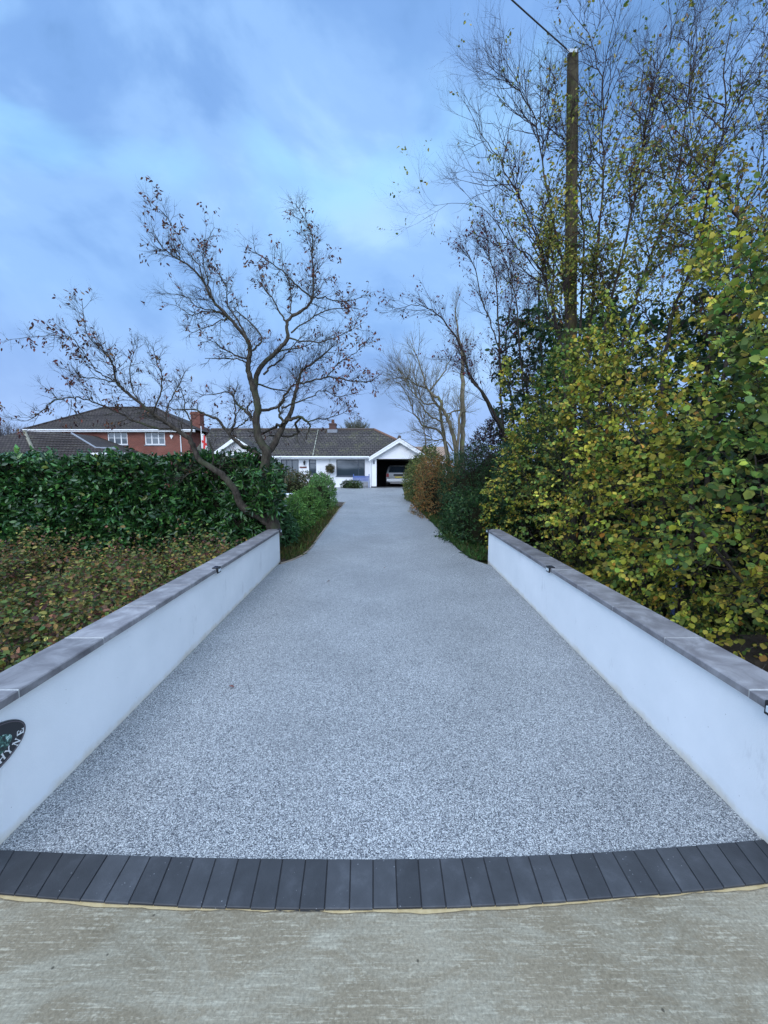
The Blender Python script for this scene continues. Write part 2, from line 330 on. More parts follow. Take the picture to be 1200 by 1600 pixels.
# ---------------------------------------------------------------- vegetation engine
SHAPES = {'oval': (0.30, 1.0, 0.68, 0.85), 'round': (0.28, 1.0, 0.70, 1.0), 'long': (0.35, 1.0, 0.70, 0.80), 'blade': (0.3, 1.0, 0.7, 0.6)}
def inwall(p, pad=0.235):
    p = np.atleast_2d(p); return (np.abs(p[:, 0]) < 1.83 + (p[:, 1] - 1.6) / 5.8 * 0.215 + pad) & (p[:, 1] < 7.5) & (p[:, 2] < .74)
def leaves(name, pos, d, nrm, length, width, cols, m, parent, shape='oval', fold=0.25, curl=0.15, extra=None):
    pos = np.asarray(pos, float); d = np.asarray(d, float); nrm = np.asarray(nrm, float)
    if len(pos) > 1:
        ok = ~(inwall(pos) | inwall(pos + d / (np.linalg.norm(d, axis=1, keepdims=True) + 1e-9) * .06)); length = np.broadcast_to(np.asarray(length, float), (len(pos),))[ok]; width = np.broadcast_to(np.asarray(width, float), (len(pos),))[ok]; pos, d, nrm, cols = pos[ok], d[ok], nrm[ok], cols[ok]
    n = len(pos)
    d /= np.linalg.norm(d, axis=1, keepdims=True) + 1e-9
    s_ = np.cross(d, nrm); s_ /= np.linalg.norm(s_, axis=1, keepdims=True) + 1e-9; nn = np.cross(s_, d)
    L_ = np.broadcast_to(np.asarray(length, float), (n,))[:, None]; W_ = np.broadcast_to(np.asarray(width, float), (n,))[:, None] / 2
    a0, w0, a1, w1 = SHAPES[shape]; bend = (rng.normal(curl, 0.22, (n, 1)))
    def pt(a, sw): return pos + d * L_ * a + s_ * W_ * sw + nn * (abs(sw) * fold * W_ - bend * L_ * a * a)
    V = np.stack([pt(0, 0), pt(a0, w0), pt(a1, w1), pt(1, 0), pt(a1, -w1), pt(a0, -w0)], 1).reshape(-1, 3)
    b0 = (np.arange(n) * 6)[:, None]
    Fc = np.concatenate([b0 + np.array([[0, 1, 2, 3]]), b0 + np.array([[0, 3, 4, 5]])], 1).reshape(-1, 4)
    me = np_mesh(name, V, Fc); cols = np.repeat(np.concatenate([cols, np.ones((n, 1))], 1), 6, 0).astype(np.float32)
    ca = me.color_attributes.new('leaf_colour', 'FLOAT_COLOR', 'POINT'); ca.data.foreach_set('color', cols.ravel())
    return link(name, me, m, parent)
def palette(n, pal, jit=0.18):
    cs = np.array([p[0] for p in pal]); wt = np.array([p[1] for p in pal], float); wt /= wt.sum()
    c = cs[rng.choice(len(cs), n, p=wt)]
    return np.clip(c * rng.normal(1, jit, (n, 1)) * rng.normal(1, jit * .4, (n, 3)), 0.004, 0.9)
def rand_unit(n):
    v = rng.normal(0, 1, (n, 3)); return v / (np.linalg.norm(v, axis=1, keepdims=True) + 1e-9)
def tubes(name, polys, m, parent, smooth=True):
    """polys: list of (pts (n,3), radii (n,), sides) -> one mesh"""
    Vs, Fs = [], []; off = 0
    for pts, rad, k in polys:
        pts = np.asarray(pts, float); n = len(pts)
        if len(polys) > 40 and inwall(pts, .22).any(): continue; rad = np.asarray(rad, float)
        d = np.gradient(pts, axis=0); d /= np.linalg.norm(d, axis=1, keepdims=True) + 1e-9
        ref = np.array([0.31, 0.77, 0.55]) if abs(d[0] @ np.array([0.31, 0.77, 0.55])) < 0.85 else np.array([1.0, 0, 0])
        u = ref - d * (d @ ref)[:, None]; u /= np.linalg.norm(u, axis=1, keepdims=True) + 1e-9; w_ = np.cross(d, u)
        a = np.arange(k) * 2 * np.pi / k
        V = pts[:, None] + (u[:, None] * np.cos(a)[None, :, None] + w_[:, None] * np.sin(a)[None, :, None]) * rad[:, None, None]
        Vs.append(V.reshape(-1, 3)); i = np.arange(n - 1)[:, None] * k; j = np.arange(k)[None]; j2 = (j + 1) % k
        Fs.append((np.stack([i + j, i + j2, i + k + j2, i + k + j], -1) + off).reshape(-1, 4)); off += n * k
    return link(name, np_mesh(name, np.concatenate(Vs), np.concatenate(Fs)), m, parent, smooth)
def smooth_path(pts, sub=4, wob=0.0):
    """Catmull-Rom"""
    pts = np.asarray(pts, float); n = len(pts); ext = np.vstack([2 * pts[0] - pts[1], pts, 2 * pts[-1] - pts[-2]]); out = []
    for i in range(n - 1):
        p0, p1, p2, p3 = ext[i:i + 4]
        for s_ in range(sub):
            t_ = s_ / sub; out.append(0.5 * ((2 * p1) + (-p0 + p2) * t_ + (2 * p0 - 5 * p1 + 4 * p2 - p3) * t_ ** 2 + (-p0 + 3 * p1 - 3 * p2 + p3) * t_ ** 3))
    out.append(pts[-1]); out = np.array(out)
    if wob: out[1:, :3] += rng.normal(0, wob, (len(out) - 1, 3))
    return out
def grow(p, d, length, r0, nseg, wander, up, tip=0.25):
    """one wandering shoot"""
    pts = [np.array(p, float)]; d = np.array(d, float); d /= np.linalg.norm(d); st = length / nseg
    for i in range(nseg):
        d = d + rng.normal(0, wander, 3) + np.array([0, 0, up]); d /= np.linalg.norm(d); pts.append(pts[-1] + d * st)
    return np.array(pts), np.linspace(r0, r0 * tip, nseg + 1)
def sprout(polys, tips, path, rad, n, length, ang, wander, up, rtw, levels, nsub=4, t0=0.0, t1=1.0, sides=3, shrink=0.5, out=None, seg=5):
    if n <= 0: return
    tt = np.sort(rng.uniform(t0, t1, n)) * (len(path) - 1)
    for t_ in tt:
        i = min(int(t_), len(path) - 2); fr = t_ - i; p = path[i] * (1 - fr) + path[i + 1] * fr; tg = path[i + 1] - path[i]; tg = tg / (np.linalg.norm(tg) + 1e-9)
        s_ = rng.normal(0, 1, 3); s_ -= tg * (s_ @ tg); s_ /= np.linalg.norm(s_) + 1e-9
        if out is not None: s_ = s_ + np.asarray(out) * 0.6; s_ /= np.linalg.norm(s_)
        a = ang * rng.uniform(0.6, 1.35); d = tg * math.cos(a) + s_ * math.sin(a)
        l = length * rng.uniform(0.45, 1.25) * (1 - 0.5 * t_ / len(path)); r_ = min(rtw * rng.uniform(0.7, 1.2), rad[i] * 0.8)
        q, rq = grow(p, d, l, r_, seg, wander, up); polys.append((q, rq, sides))
        if levels > 1: sprout(polys, tips, q, rq, max(1, int(round(nsub * rng.uniform(0.6, 1.4)))), length * shrink, ang, wander, up, rtw * 0.66, levels - 1, nsub, 0.15, 1.0, 3, shrink, out, max(3, seg - 1))
        else: tips.append((q[-1], q[-1] - q[-2]))
        if levels == 2: tips.append((q[-1], q[-1] - q[-2]))
def trace(path):
    """(px,py,Y,rpx) list -> world points and radii"""
    w3 = np.array([P(a, b_, Y) for a, b_, Y, r_ in path]); rr = np.array([r_ * Y / F for a, b_, Y, r_ in path]); return w3, rr
def mains(tr, polys, sides=7, sub=4, wob=0.006):
    out = []
    for path in tr:
        w3, rr = trace(path); q = smooth_path(np.column_stack([w3, rr]), sub); pts = q[:, :3]; rad = np.maximum(q[:, 3], 0.002)
        pts[1:-1] += rng.normal(0, wob, (len(pts) - 2, 3)) * np.minimum(1, rad[1:-1, None] / 0.01); polys.append((pts, rad, sides)); out.append((pts, rad))
    return out
def tip_leaves(name, tips, per, length, width, pal, m, parent, shape='oval', spread=0.05, droop=0.6, prob=1.0, jit=0.2):
    ps, ds = [], []
    for p, d in tips:
        if rng.random() > prob: continue
        for _ in range(rng.integers(max(1, per // 2), per + 1)):
            d0 = d / (np.linalg.norm(d) + 1e-9); ps.append(p + rng.normal(0, spread, 3) - d0 * rng.uniform(0, spread * 2)); dd = d0 * 0.5 + rng.normal(0, 0.6, 3) + np.array([0, 0, -droop]); ds.append(dd)
    n = len(ps)
    if n == 0: return
    ds = np.array(ds); nr = rand_unit(n) + np.array([0, -0.3, 0.4]); L_ = length * rng.uniform(0.6, 1.2, n)
    return leaves(name, np.array(ps), ds, nr, L_, L_ * width / length, palette(n, pal, jit), m, parent, shape)
def lump(v, k=2.2, seed=0.0):
    return (np.sin(v[:, 0] * k * 2.1 + seed) * np.sin(v[:, 1] * k * 1.7 + 1.3 + seed) + np.sin(v[:, 2] * k * 2.6 + 2.1 * seed) * np.sin(v[:, 0] * k * 1.1 + 0.7)) * 0.5
def sprays(centers, outward, per, size, length, width, pal, name, m, parent, shape='oval', droop=0.15, jit=0.2, stems=None, stem_mat=None, clump_col=0.25, stem_name='stems', open_=0.55, collect=None):
    """each centre is a little shoot carrying leaves alternately"""
    nC = len(centers); out = np.asarray(outward, float) + rng.normal(0, 0.45, (nC, 3)) + np.array([0, 0, -droop]); out /= np.linalg.norm(out, axis=1, keepdims=True)
    tt = (np.arange(per)[None] + rng.uniform(-.3, .3, (nC, per))) / per; base = centers[:, None] + out[:, None] * (tt[..., None] - 0.5) * size
    side = np.cross(out, rand_unit(nC)); side /= np.linalg.norm(side, axis=1, keepdims=True) + 1e-9
    alt = np.where(np.arange(per) % 2 == 0, 1, -1)[None, :, None]
    d = out[:, None] * 0.55 + side[:, None] * alt * open_ + rng.normal(0, 0.28, (nC, per, 3)) + np.array([0, 0, -droop])
    nr = np.cross(side, out)[:, None] * np.sign(np.cross(side, out)[:, 2:3] + 1e-6)[:, None] + rng.normal(0, 0.4, (nC, per, 3)) + out[:, None] * 0.3
    n = nC * per; L_ = length * rng.uniform(0.45, 1.3, n); cols = palette(n, pal, jit)
    cc = np.repeat(rng.normal(1, clump_col, (nC, 1)).clip(0.5, 1.6), per, 0); cols = np.clip(cols * cc, 0.003, 0.9)
    keep = rng.random(n) > 0.12
    leaves(name, base.reshape(-1, 3)[keep], d.reshape(-1, 3)[keep], nr.reshape(-1, 3)[keep], L_[keep], (L_ * width / length)[keep], cols[keep], m, parent, shape)
    if stems is not None:
        polys = [(np.array([centers[i] - out[i] * size * 0.9, centers[i] - out[i] * size * .2 + rng.normal(0, .01, 3), centers[i] + out[i] * size * 0.5]), np.array([stems, stems * .8, stems * .4]), 3) for i in range(nC)]
        if collect is not None: collect += polys
        else: tubes(stem_name, polys, stem_mat or M['bark_dark'], parent)
def bush(name, c_, rad, n, per, size, length, width, pal, label, cat='shrub', group=None, m=None, shape='oval', inner=0.55, seed=0.0, lumps=0.18, flat=0.25, stems=0.004, stem_mat=None, droop=0.1, jit=0.2, clump=0.25, core=0.62, boxy=2.7):
    root = empty(name, (c_[0], c_[1], c_[2]), label, cat, group)
    v = rand_unit(n); v[:, 2] = np.abs(v[:, 2]) ** 0.8 * np.where(rng.random(n) < 0.9, 1, -0.2); v /= (np.abs(v) ** boxy).sum(1, keepdims=True) ** (1 / boxy)
    rr = (inner + (1 - inner) * rng.random(n) ** 0.45)[:, None] * (1 + lumps * lump(v, 2.2, seed))[:, None]
    pos = np.array(c_) + v * rr * np.array([rad[0], rad[1], rad[2]]); pos[:, 2] = np.maximum(pos[:, 2], c_[2] + 0.03)
    o = v / np.array(rad); o /= np.linalg.norm(o, axis=1, keepdims=True); o[:, 2] += 0.25
    sprays(pos, o, per, size, length, width, pal, 'foliage', m or M['leaf'], root, shape, droop, jit, clump_col=clump)
    polys = []
    for _ in range(14):
        a = rng.uniform(0, 6.28); d = np.array([math.cos(a) * rad[0] * .6, math.sin(a) * rad[1] * .6, rad[2]]); q, rq = grow(np.array(c_) + rng.normal(0, .08, 3) * [1, 1, 0], d, np.linalg.norm(d) * 0.95, 0.014, 6, 0.12, 0.02); polys.append((q, rq, 4))
        sprout(polys, [], q, rq, 8, rad[2] * .35, 0.7, 0.12, 0.03, 0.005, 2, 3)
    tubes('stems', polys, stem_mat or M['bark_dark'], root)
    if core:  # solid dark core: painted shade that fills gaps between leaves
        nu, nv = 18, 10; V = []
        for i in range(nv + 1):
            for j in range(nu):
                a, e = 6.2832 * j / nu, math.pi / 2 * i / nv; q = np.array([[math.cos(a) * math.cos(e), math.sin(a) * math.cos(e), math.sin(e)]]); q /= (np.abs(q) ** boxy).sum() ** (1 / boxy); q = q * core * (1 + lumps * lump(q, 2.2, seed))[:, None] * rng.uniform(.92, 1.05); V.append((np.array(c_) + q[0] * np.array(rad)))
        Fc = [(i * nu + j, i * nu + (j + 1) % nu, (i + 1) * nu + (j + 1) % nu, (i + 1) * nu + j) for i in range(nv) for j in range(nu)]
        link('shade_core', np_mesh('shade_core', V, Fc), M['shade_fill'], root)
    return root
# ================================================================ SETTING
# terrain sheet
XL, YF = -2.06, 7.45
WX0, WX1 = -1.83, -2.04        # inner face of the left wall at y=1.6 and y=7.4 (right mirrored)
def wallx(y): return 1.83 + (y - 1.6) / 5.8 * 0.215
xs = np.unique(np.concatenate([np.linspace(-400, -14, 14), np.arange(-14, -4, 0.8), np.arange(-4, 4.01, 0.2), np.arange(4.4, 14, 0.8), np.linspace(14, 400, 14)]))
ys = np.unique(np.concatenate([np.linspace(-60, -2, 8), np.arange(-1, 9, 0.25), np.arange(9, 34, 1.0), np.linspace(34, 900, 16)]))
def terr(x, y):
    z = zg(y) - 0.045
    ax = abs(x)
    if ax > 2.2 and 1.7 < y < 7.6:
        k = min(1, (ax - 2.2) / 0.5) * min(1, (y - 1.7) / 1.0, (7.6 - y) / 1.0); z -= (0.95 if x > 0 else 0.45 + .35 * max(0, 1 - (y - 2) / 3)) * max(0, k)
    if y > 7.6 and ax > 3: z += 0.03 * math.sin(x * 1.7) * math.cos(y * 1.3)
    return z
V = [(x, y, terr(x, y)) for y in ys for x in xs]; nx = len(xs)
Fq = [(j * nx + i, j * nx + i + 1, (j + 1) * nx + i + 1, (j + 1) * nx + i) for j in range(len(ys) - 1) for i in range(nx - 1)]
o = link('ground', np_mesh('ground', V, Fq), M['ground'], None, True); tag(o, kind='structure')
# paver joints read off the photograph: (top px) and (bottom px)
tops = [-12, 23, 64, 99, 135, 169, 204, 236, 269, 303, 338, 373, 408, 442, 478, 512, 548, 583, 618, 653, 687, 721, 755, 791, 825, 857, 891, 925, 956, 989, 1024, 1056, 1087, 1119, 1148, 1177, 1206]
bots = [-52, -16, 22, 57, 90, 125, 163, 201, 239, 277, 315, 353, 391, 430, 468, 507, 546, 583, 621, 659, 697, 737, 774, 811, 848, 885, 920, 957, 994, 1030, 1065, 1099, 1131, 1165, 1196, 1229, 1262]
def ytop(x): return 1342 - ((x - 560) / 600) ** 2 * (17 if x < 560 else 28)
def ybot(x): return 1419 - ((x - 500) / 600) ** 2 * (34 if x < 500 else 30)
def Gz(px, py, z):
    a, b_, c_ = ray(px, py); t_ = (z - H) / c_; return (a * t_, b_ * t_, z)
PT = 0.014
mb = MB(); tones = []
inner, outer = [], []
for i in range(len(tops)): inner.append(Gz(tops[i], ytop(tops[i]), PT)); outer.append(Gz(bots[i], ybot(bots[i]), PT))
for i in range(len(tops) - 1):
    a, b_, c_, d_ = [Vector(p) for p in (outer[i], outer[i + 1], inner[i + 1], inner[i])]
    g_ = 0.0022; ex = (b_ - a).normalized() * g_; ey = Vector((0, random.uniform(-.0015, .0025), 0)); dz = Vector((0, 0, random.uniform(-.001, .001)))
    a, b_, c_, d_ = a + ex - ey + dz, b_ - ex - ey + dz, c_ - ex + dz, d_ + ex + dz
    cen = (a + b_ + c_ + d_) / 4; e = 0.0022
    top_ = [p + (cen - p).normalized() * e * 1.4 for p in (a, b_, c_, d_)]; mid = [p - Vector((0, 0, e)) for p in (a, b_, c_, d_)]; low = [p - Vector((0, 0, 0.03)) for p in (a, b_, c_, d_)]
    v = top_ + mid + low; f = [(0, 1, 2, 3)] + [(k + i_ + 4, k + (i_ + 1) % 4 + 4, k + (i_ + 1) % 4, k + i_) for k in (0, 4) for i_ in range(4)]
    mb.poly(v, f); tones += [random.random()] * 12
o = mb.build('paver_edging', M['paver']); tag(o, kind='structure')
at_ = o.data.attributes.new('tone', 'FLOAT', 'POINT'); at_.data.foreach_set('value', tones)
mb = MB(); dn = lambda p, z: (p[0], p[1], z)
for i in range(len(inner) - 1): mb.quad([dn(outer[i], 0.0098), dn(outer[i + 1], 0.0098), dn(inner[i + 1], 0.0098), dn(inner[i], 0.0098)])
tag(mb.build('paver_joint_bed', M['joint']), kind='structure')
# sandy strip of mortar against the concrete
mb = MB(); pr = None
xs_ = list(range(-90, 1300, 12))
for x in xs_:
    y_ = ybot(x); w_ = 7 + 2.2 * math.sin(x * .011) + 1.2 * math.sin(x * .05) + random.uniform(-1.2, 1.2); p1, p2 = Gz(x, y_ - 1.5, 0.004), Gz(x, y_ + max(3, w_), 0.004)
    if pr: mb.quad([pr[1], p2, p1, pr[0]])
    pr = (p1, p2)
tag(mb.build('mortar_strip', M['sand']), kind='structure')
# concrete road, edge following the pavers
mb = MB(); pr = None
edge_pts = [(-60, 1.42), (-3.5, 1.42), (-1.75, 1.40)] + [(lambda q: (q[0], q[1]))(Gz(x, ybot(x) + 2, 0)) for x in range(-60, 1270, 30)] + [(1.85, 1.44), (3.5, 1.44), (60, 1.44)]
for x, y in edge_pts:
    q = [(x, y, 0), (x, 0.4, 0), (x, -12, 0)]
    if pr:
        for k in range(2): mb.quad([pr[k + 1], q[k + 1], q[k], pr[k]])
    pr = q
tag(mb.build('road', M['concrete']), kind='structure')
# resin drive
kerbL = [G(*p) for p in ((440, 882), (458, 876), (475, 868), (487, 857), (499, 840), (510, 825), (520, 811), (530, 797), (540, 785))]
kerbR = [G(*p) for p in ((759, 882), (747, 878), (735, 873), (725, 866), (715, 858), (702, 845), (690, 832), (675, 817), (660, 803), (646, 789), (637, 780), (631, 770), (630, 765))]
def xl(y):
    if y < kerbL[0][1]: return -wallx(y) - 0.02
    for a, b_ in zip(kerbL, kerbL[1:]):
        if a[1] <= y <= b_[1]: f = (y - a[1]) / (b_[1] - a[1] + 1e-9); return a[0] * (1 - f) + b_[0] * f
    k = kerbL[-1]; return k[0] - min(1, (y - k[1]) / 0.5) * 6.5
def xr(y):
    if y < kerbR[0][1]: return wallx(y) + 0.02
    for a, b_ in zip(kerbR, kerbR[1:]):
        if a[1] <= y <= b_[1]: f = (y - a[1]) / (b_[1] - a[1] + 1e-9); return a[0] * (1 - f) + b_[0] * f
    k = kerbR[-1]; return k[0] + min(1, (y - k[1]) / 0.6) * 2.4
yy = sorted(set(list(np.arange(1.40, 27.9, 0.25)) + [p[1] for p in kerbL] + [kerbL[-1][1] + 0.5] + [p[1] for p in kerbR]))
mb = MB(); pr = None
ix = [p[0] for p in inner]; iy = [p[1] for p in inner]; yy = [y for y in yy if y > 1.72]; yy.insert(0, 0)
for y in yy:
    z = zg(y) + 0.008; a, b_ = xl(max(y, 1.55)), xr(max(y, 1.55)); q = [(a + (b_ - a) * k / 24, y if y else float(np.interp(a + (b_ - a) * k / 24, ix, iy)) - .02, z) for k in range(25)]
    if pr:
        for k in range(24): mb.quad([pr[k], pr[k + 1], q[k + 1], q[k]])
    pr = q
o = mb.build('driveway', M['resin']); tag(o, kind='structure')
# timber edging boards beside the drive
def strip(name, pts, wd, h, m, parent=None, side=-1):
    mb = MB(); n = len(pts)
    for i in range(n - 1):
        a, b_ = Vector(pts[i]), Vector(pts[i + 1]); d = (b_ - a); d.z = 0; d.normalize(); nn = Vector((-d.y, d.x, 0)) * side * -1
        lo = [a, b_, b_ + nn * wd, a + nn * wd]; mb.prism([p + Vector((0, 0, -0.06)) for p in lo], (0, 0, 0.06 + h))
    return mb.build(name, m, parent)
tag(strip('timber_edging', kerbL, 0.03, 0.028, M['timber_edge'], side=-1), 'thin timber board edging the planting bed left of the drive', 'edging board')
# soil bed behind it
bedp = [(p[0] - 0.03, p[1]) for p in kerbL]
mb = MB(); pr = None
for x, y in bedp:
    q = [(x, y, zg(y) + 0.0), (x - 0.6, y, zg(y) + 0.05), (x - 2.2, y, zg(y) + 0.03)]
    if pr:
        for k in range(2): mb.quad([pr[k], pr[k + 1], q[k + 1], q[k]][::-1])
    pr = q
tag(mb.build('flower_bed_soil', M['soil']), kind='structure')
# ---------------------------------------------------------------- parapet walls
def wz(y): return 0.665 - (y - 1.6) / 5.8 * 0.05      # underside of the coping
def parapet(sgn, label, lab2):
    root = empty('parapet_wall', (sgn * 1.95, 4.3, 0), label, 'garden wall')
    mb = MB(); y0, y1 = 1.25, 7.42; T = 0.20; n = 12
    ring = []
    for i in range(n + 1):
        y = y0 + (y1 - y0) * i / n; x = sgn * wallx(y); xo = x + sgn * T
        ring.append([(x, y, 0.0 - 0.04), (x, y, wz(y)), (xo, y, wz(y)), (xo, y, -1.3)])
    for a, b_ in zip(ring, ring[1:]):
        for k in range(3):
            q = [a[k], b_[k], b_[k + 1], a[k + 1]]; mb.quad(q if sgn < 0 else q[::-1])
    mb.quad(ring[0] if sgn > 0 else ring[0][::-1]); mb.quad(ring[-1][::-1] if sgn > 0 else ring[-1])
    mb.build('wall', M['render'], root)
    # coping slabs
    js = [1.25, 1.80, 2.41, 3.02, 3.63, 4.24, 4.85, 5.46, 6.07, 6.68, 7.47]
    mb = MB(); tones = []; mm = MB(); ov = 0.028; th = 0.042
    for a, b_ in zip(js, js[1:]):
        g_ = 0.004; ya, yb = a + g_, b_ - g_; e = 0.006; tn = random.random(); dzj = random.uniform(-.0015, .0015)
        lo, up_ = [], []
        for y in (ya, yb):
            xi = sgn * (wallx(y) - ov); xo = sgn * (wallx(y) + T + ov); z = wz(y) + dzj
            lo.append((xi, xo, z + .001)); 
        (xi0, xo0, z0), (xi1, xo1, z1) = lo
        sg = sgn * e
        v = [(xi0, ya, z0), (xo0, ya, z0), (xo1, yb, z1), (xi1, yb, z1), (xi0, ya, z0 + th - e), (xo0, ya, z0 + th - e), (xo1, yb, z1 + th - e), (xi1, yb, z1 + th - e),
             (xi0 + sg, ya + e * .5, z0 + th), (xo0 - sg, ya + e * .5, z0 + th), (xo1 - sg, yb - e * .5, z1 + th), (xi1 + sg, yb - e * .5, z1 + th)]
        f = [(3, 2, 1, 0), (8, 9, 10, 11)] + [(k + i, k + (i + 1) % 4, k + 4 + (i + 1) % 4, k + 4 + i) for k in (0, 4) for i in range(4)]
        mb.poly(v, f if sgn > 0 else [tuple(reversed(q)) for q in f]); tones += [tn] * 12
        if b_ < 7.4:
            y = b_; z = wz(y); mm.box(sgn * (wallx(y) - ov + 0.002), sgn * (wallx(y) + T + ov - 0.002), y - 0.0042, y + 0.0042, z + 0.001, z + th - 0.0006)
    co = mb.build('coping', M['coping'], root); at_ = co.data.attributes.new('tone', 'FLOAT', 'POINT'); at_.data.foreach_set('value', tones)
    mm.build('mortar_joint', M['mortar'], co)
    return root
lw = parapet(-1, 'low white rendered wall with grey stone coping along the left side of the drive', '')
rw = parapet(1, 'low white rendered wall with grey stone coping along the right side of the drive', '')
# little solar lights clipped to the coping edge
def solar(sgn, y, label, first=[None]):
    x = sgn * (wallx(y) - 0.03); z = wz(y)
    if first[0] is None:
        root = empty('solar_light', (0, 0, 0), '', 'garden light')
        m_ = MB(); m_.box(-0.012, 0.05, -0.04, 0.04, 0.043, 0.056, 0.003); m_.box(-0.018, -0.003, -0.04, 0.04, -0.012, 0.056, 0.003); m_.build('housing', M['black'], root)
        m_ = MB(); m_.box(0.004, 0.042, -0.03, 0.03, 0.0562, 0.0585, 0.001); m_.build('solar_panel', M['solar'], root)
        m_ = MB(); m_.box(-0.024, -0.0182, -0.028, 0.028, 0.004, 0.034, 0.002); m_.build('lens', M['clear'], root)
        first[0] = root
    else:
        root = first[0].copy(); C.objects.link(root)
        for ch in list(first[0].children):
            k = ch.copy(); C.objects.link(k); k.parent = root
    root.location = (x, y, z); root.rotation_euler = (0, 0, 0 if sgn > 0 else math.pi)
    tag(root, label, 'garden light', 'small solar lights on the wall copings')
solar(-1, 4.30, 'small black solar light halfway along the left wall coping')
solar(1, 4.33, 'small black solar light halfway along the right wall coping')
solar(-1, 7.36, 'small black solar light at the far end of the left wall')
solar(1, 7.36, 'small black solar light at the far end of the right wall')
solar(1, 1.655, 'black solar light with shiny lens on the near end of the right wall')
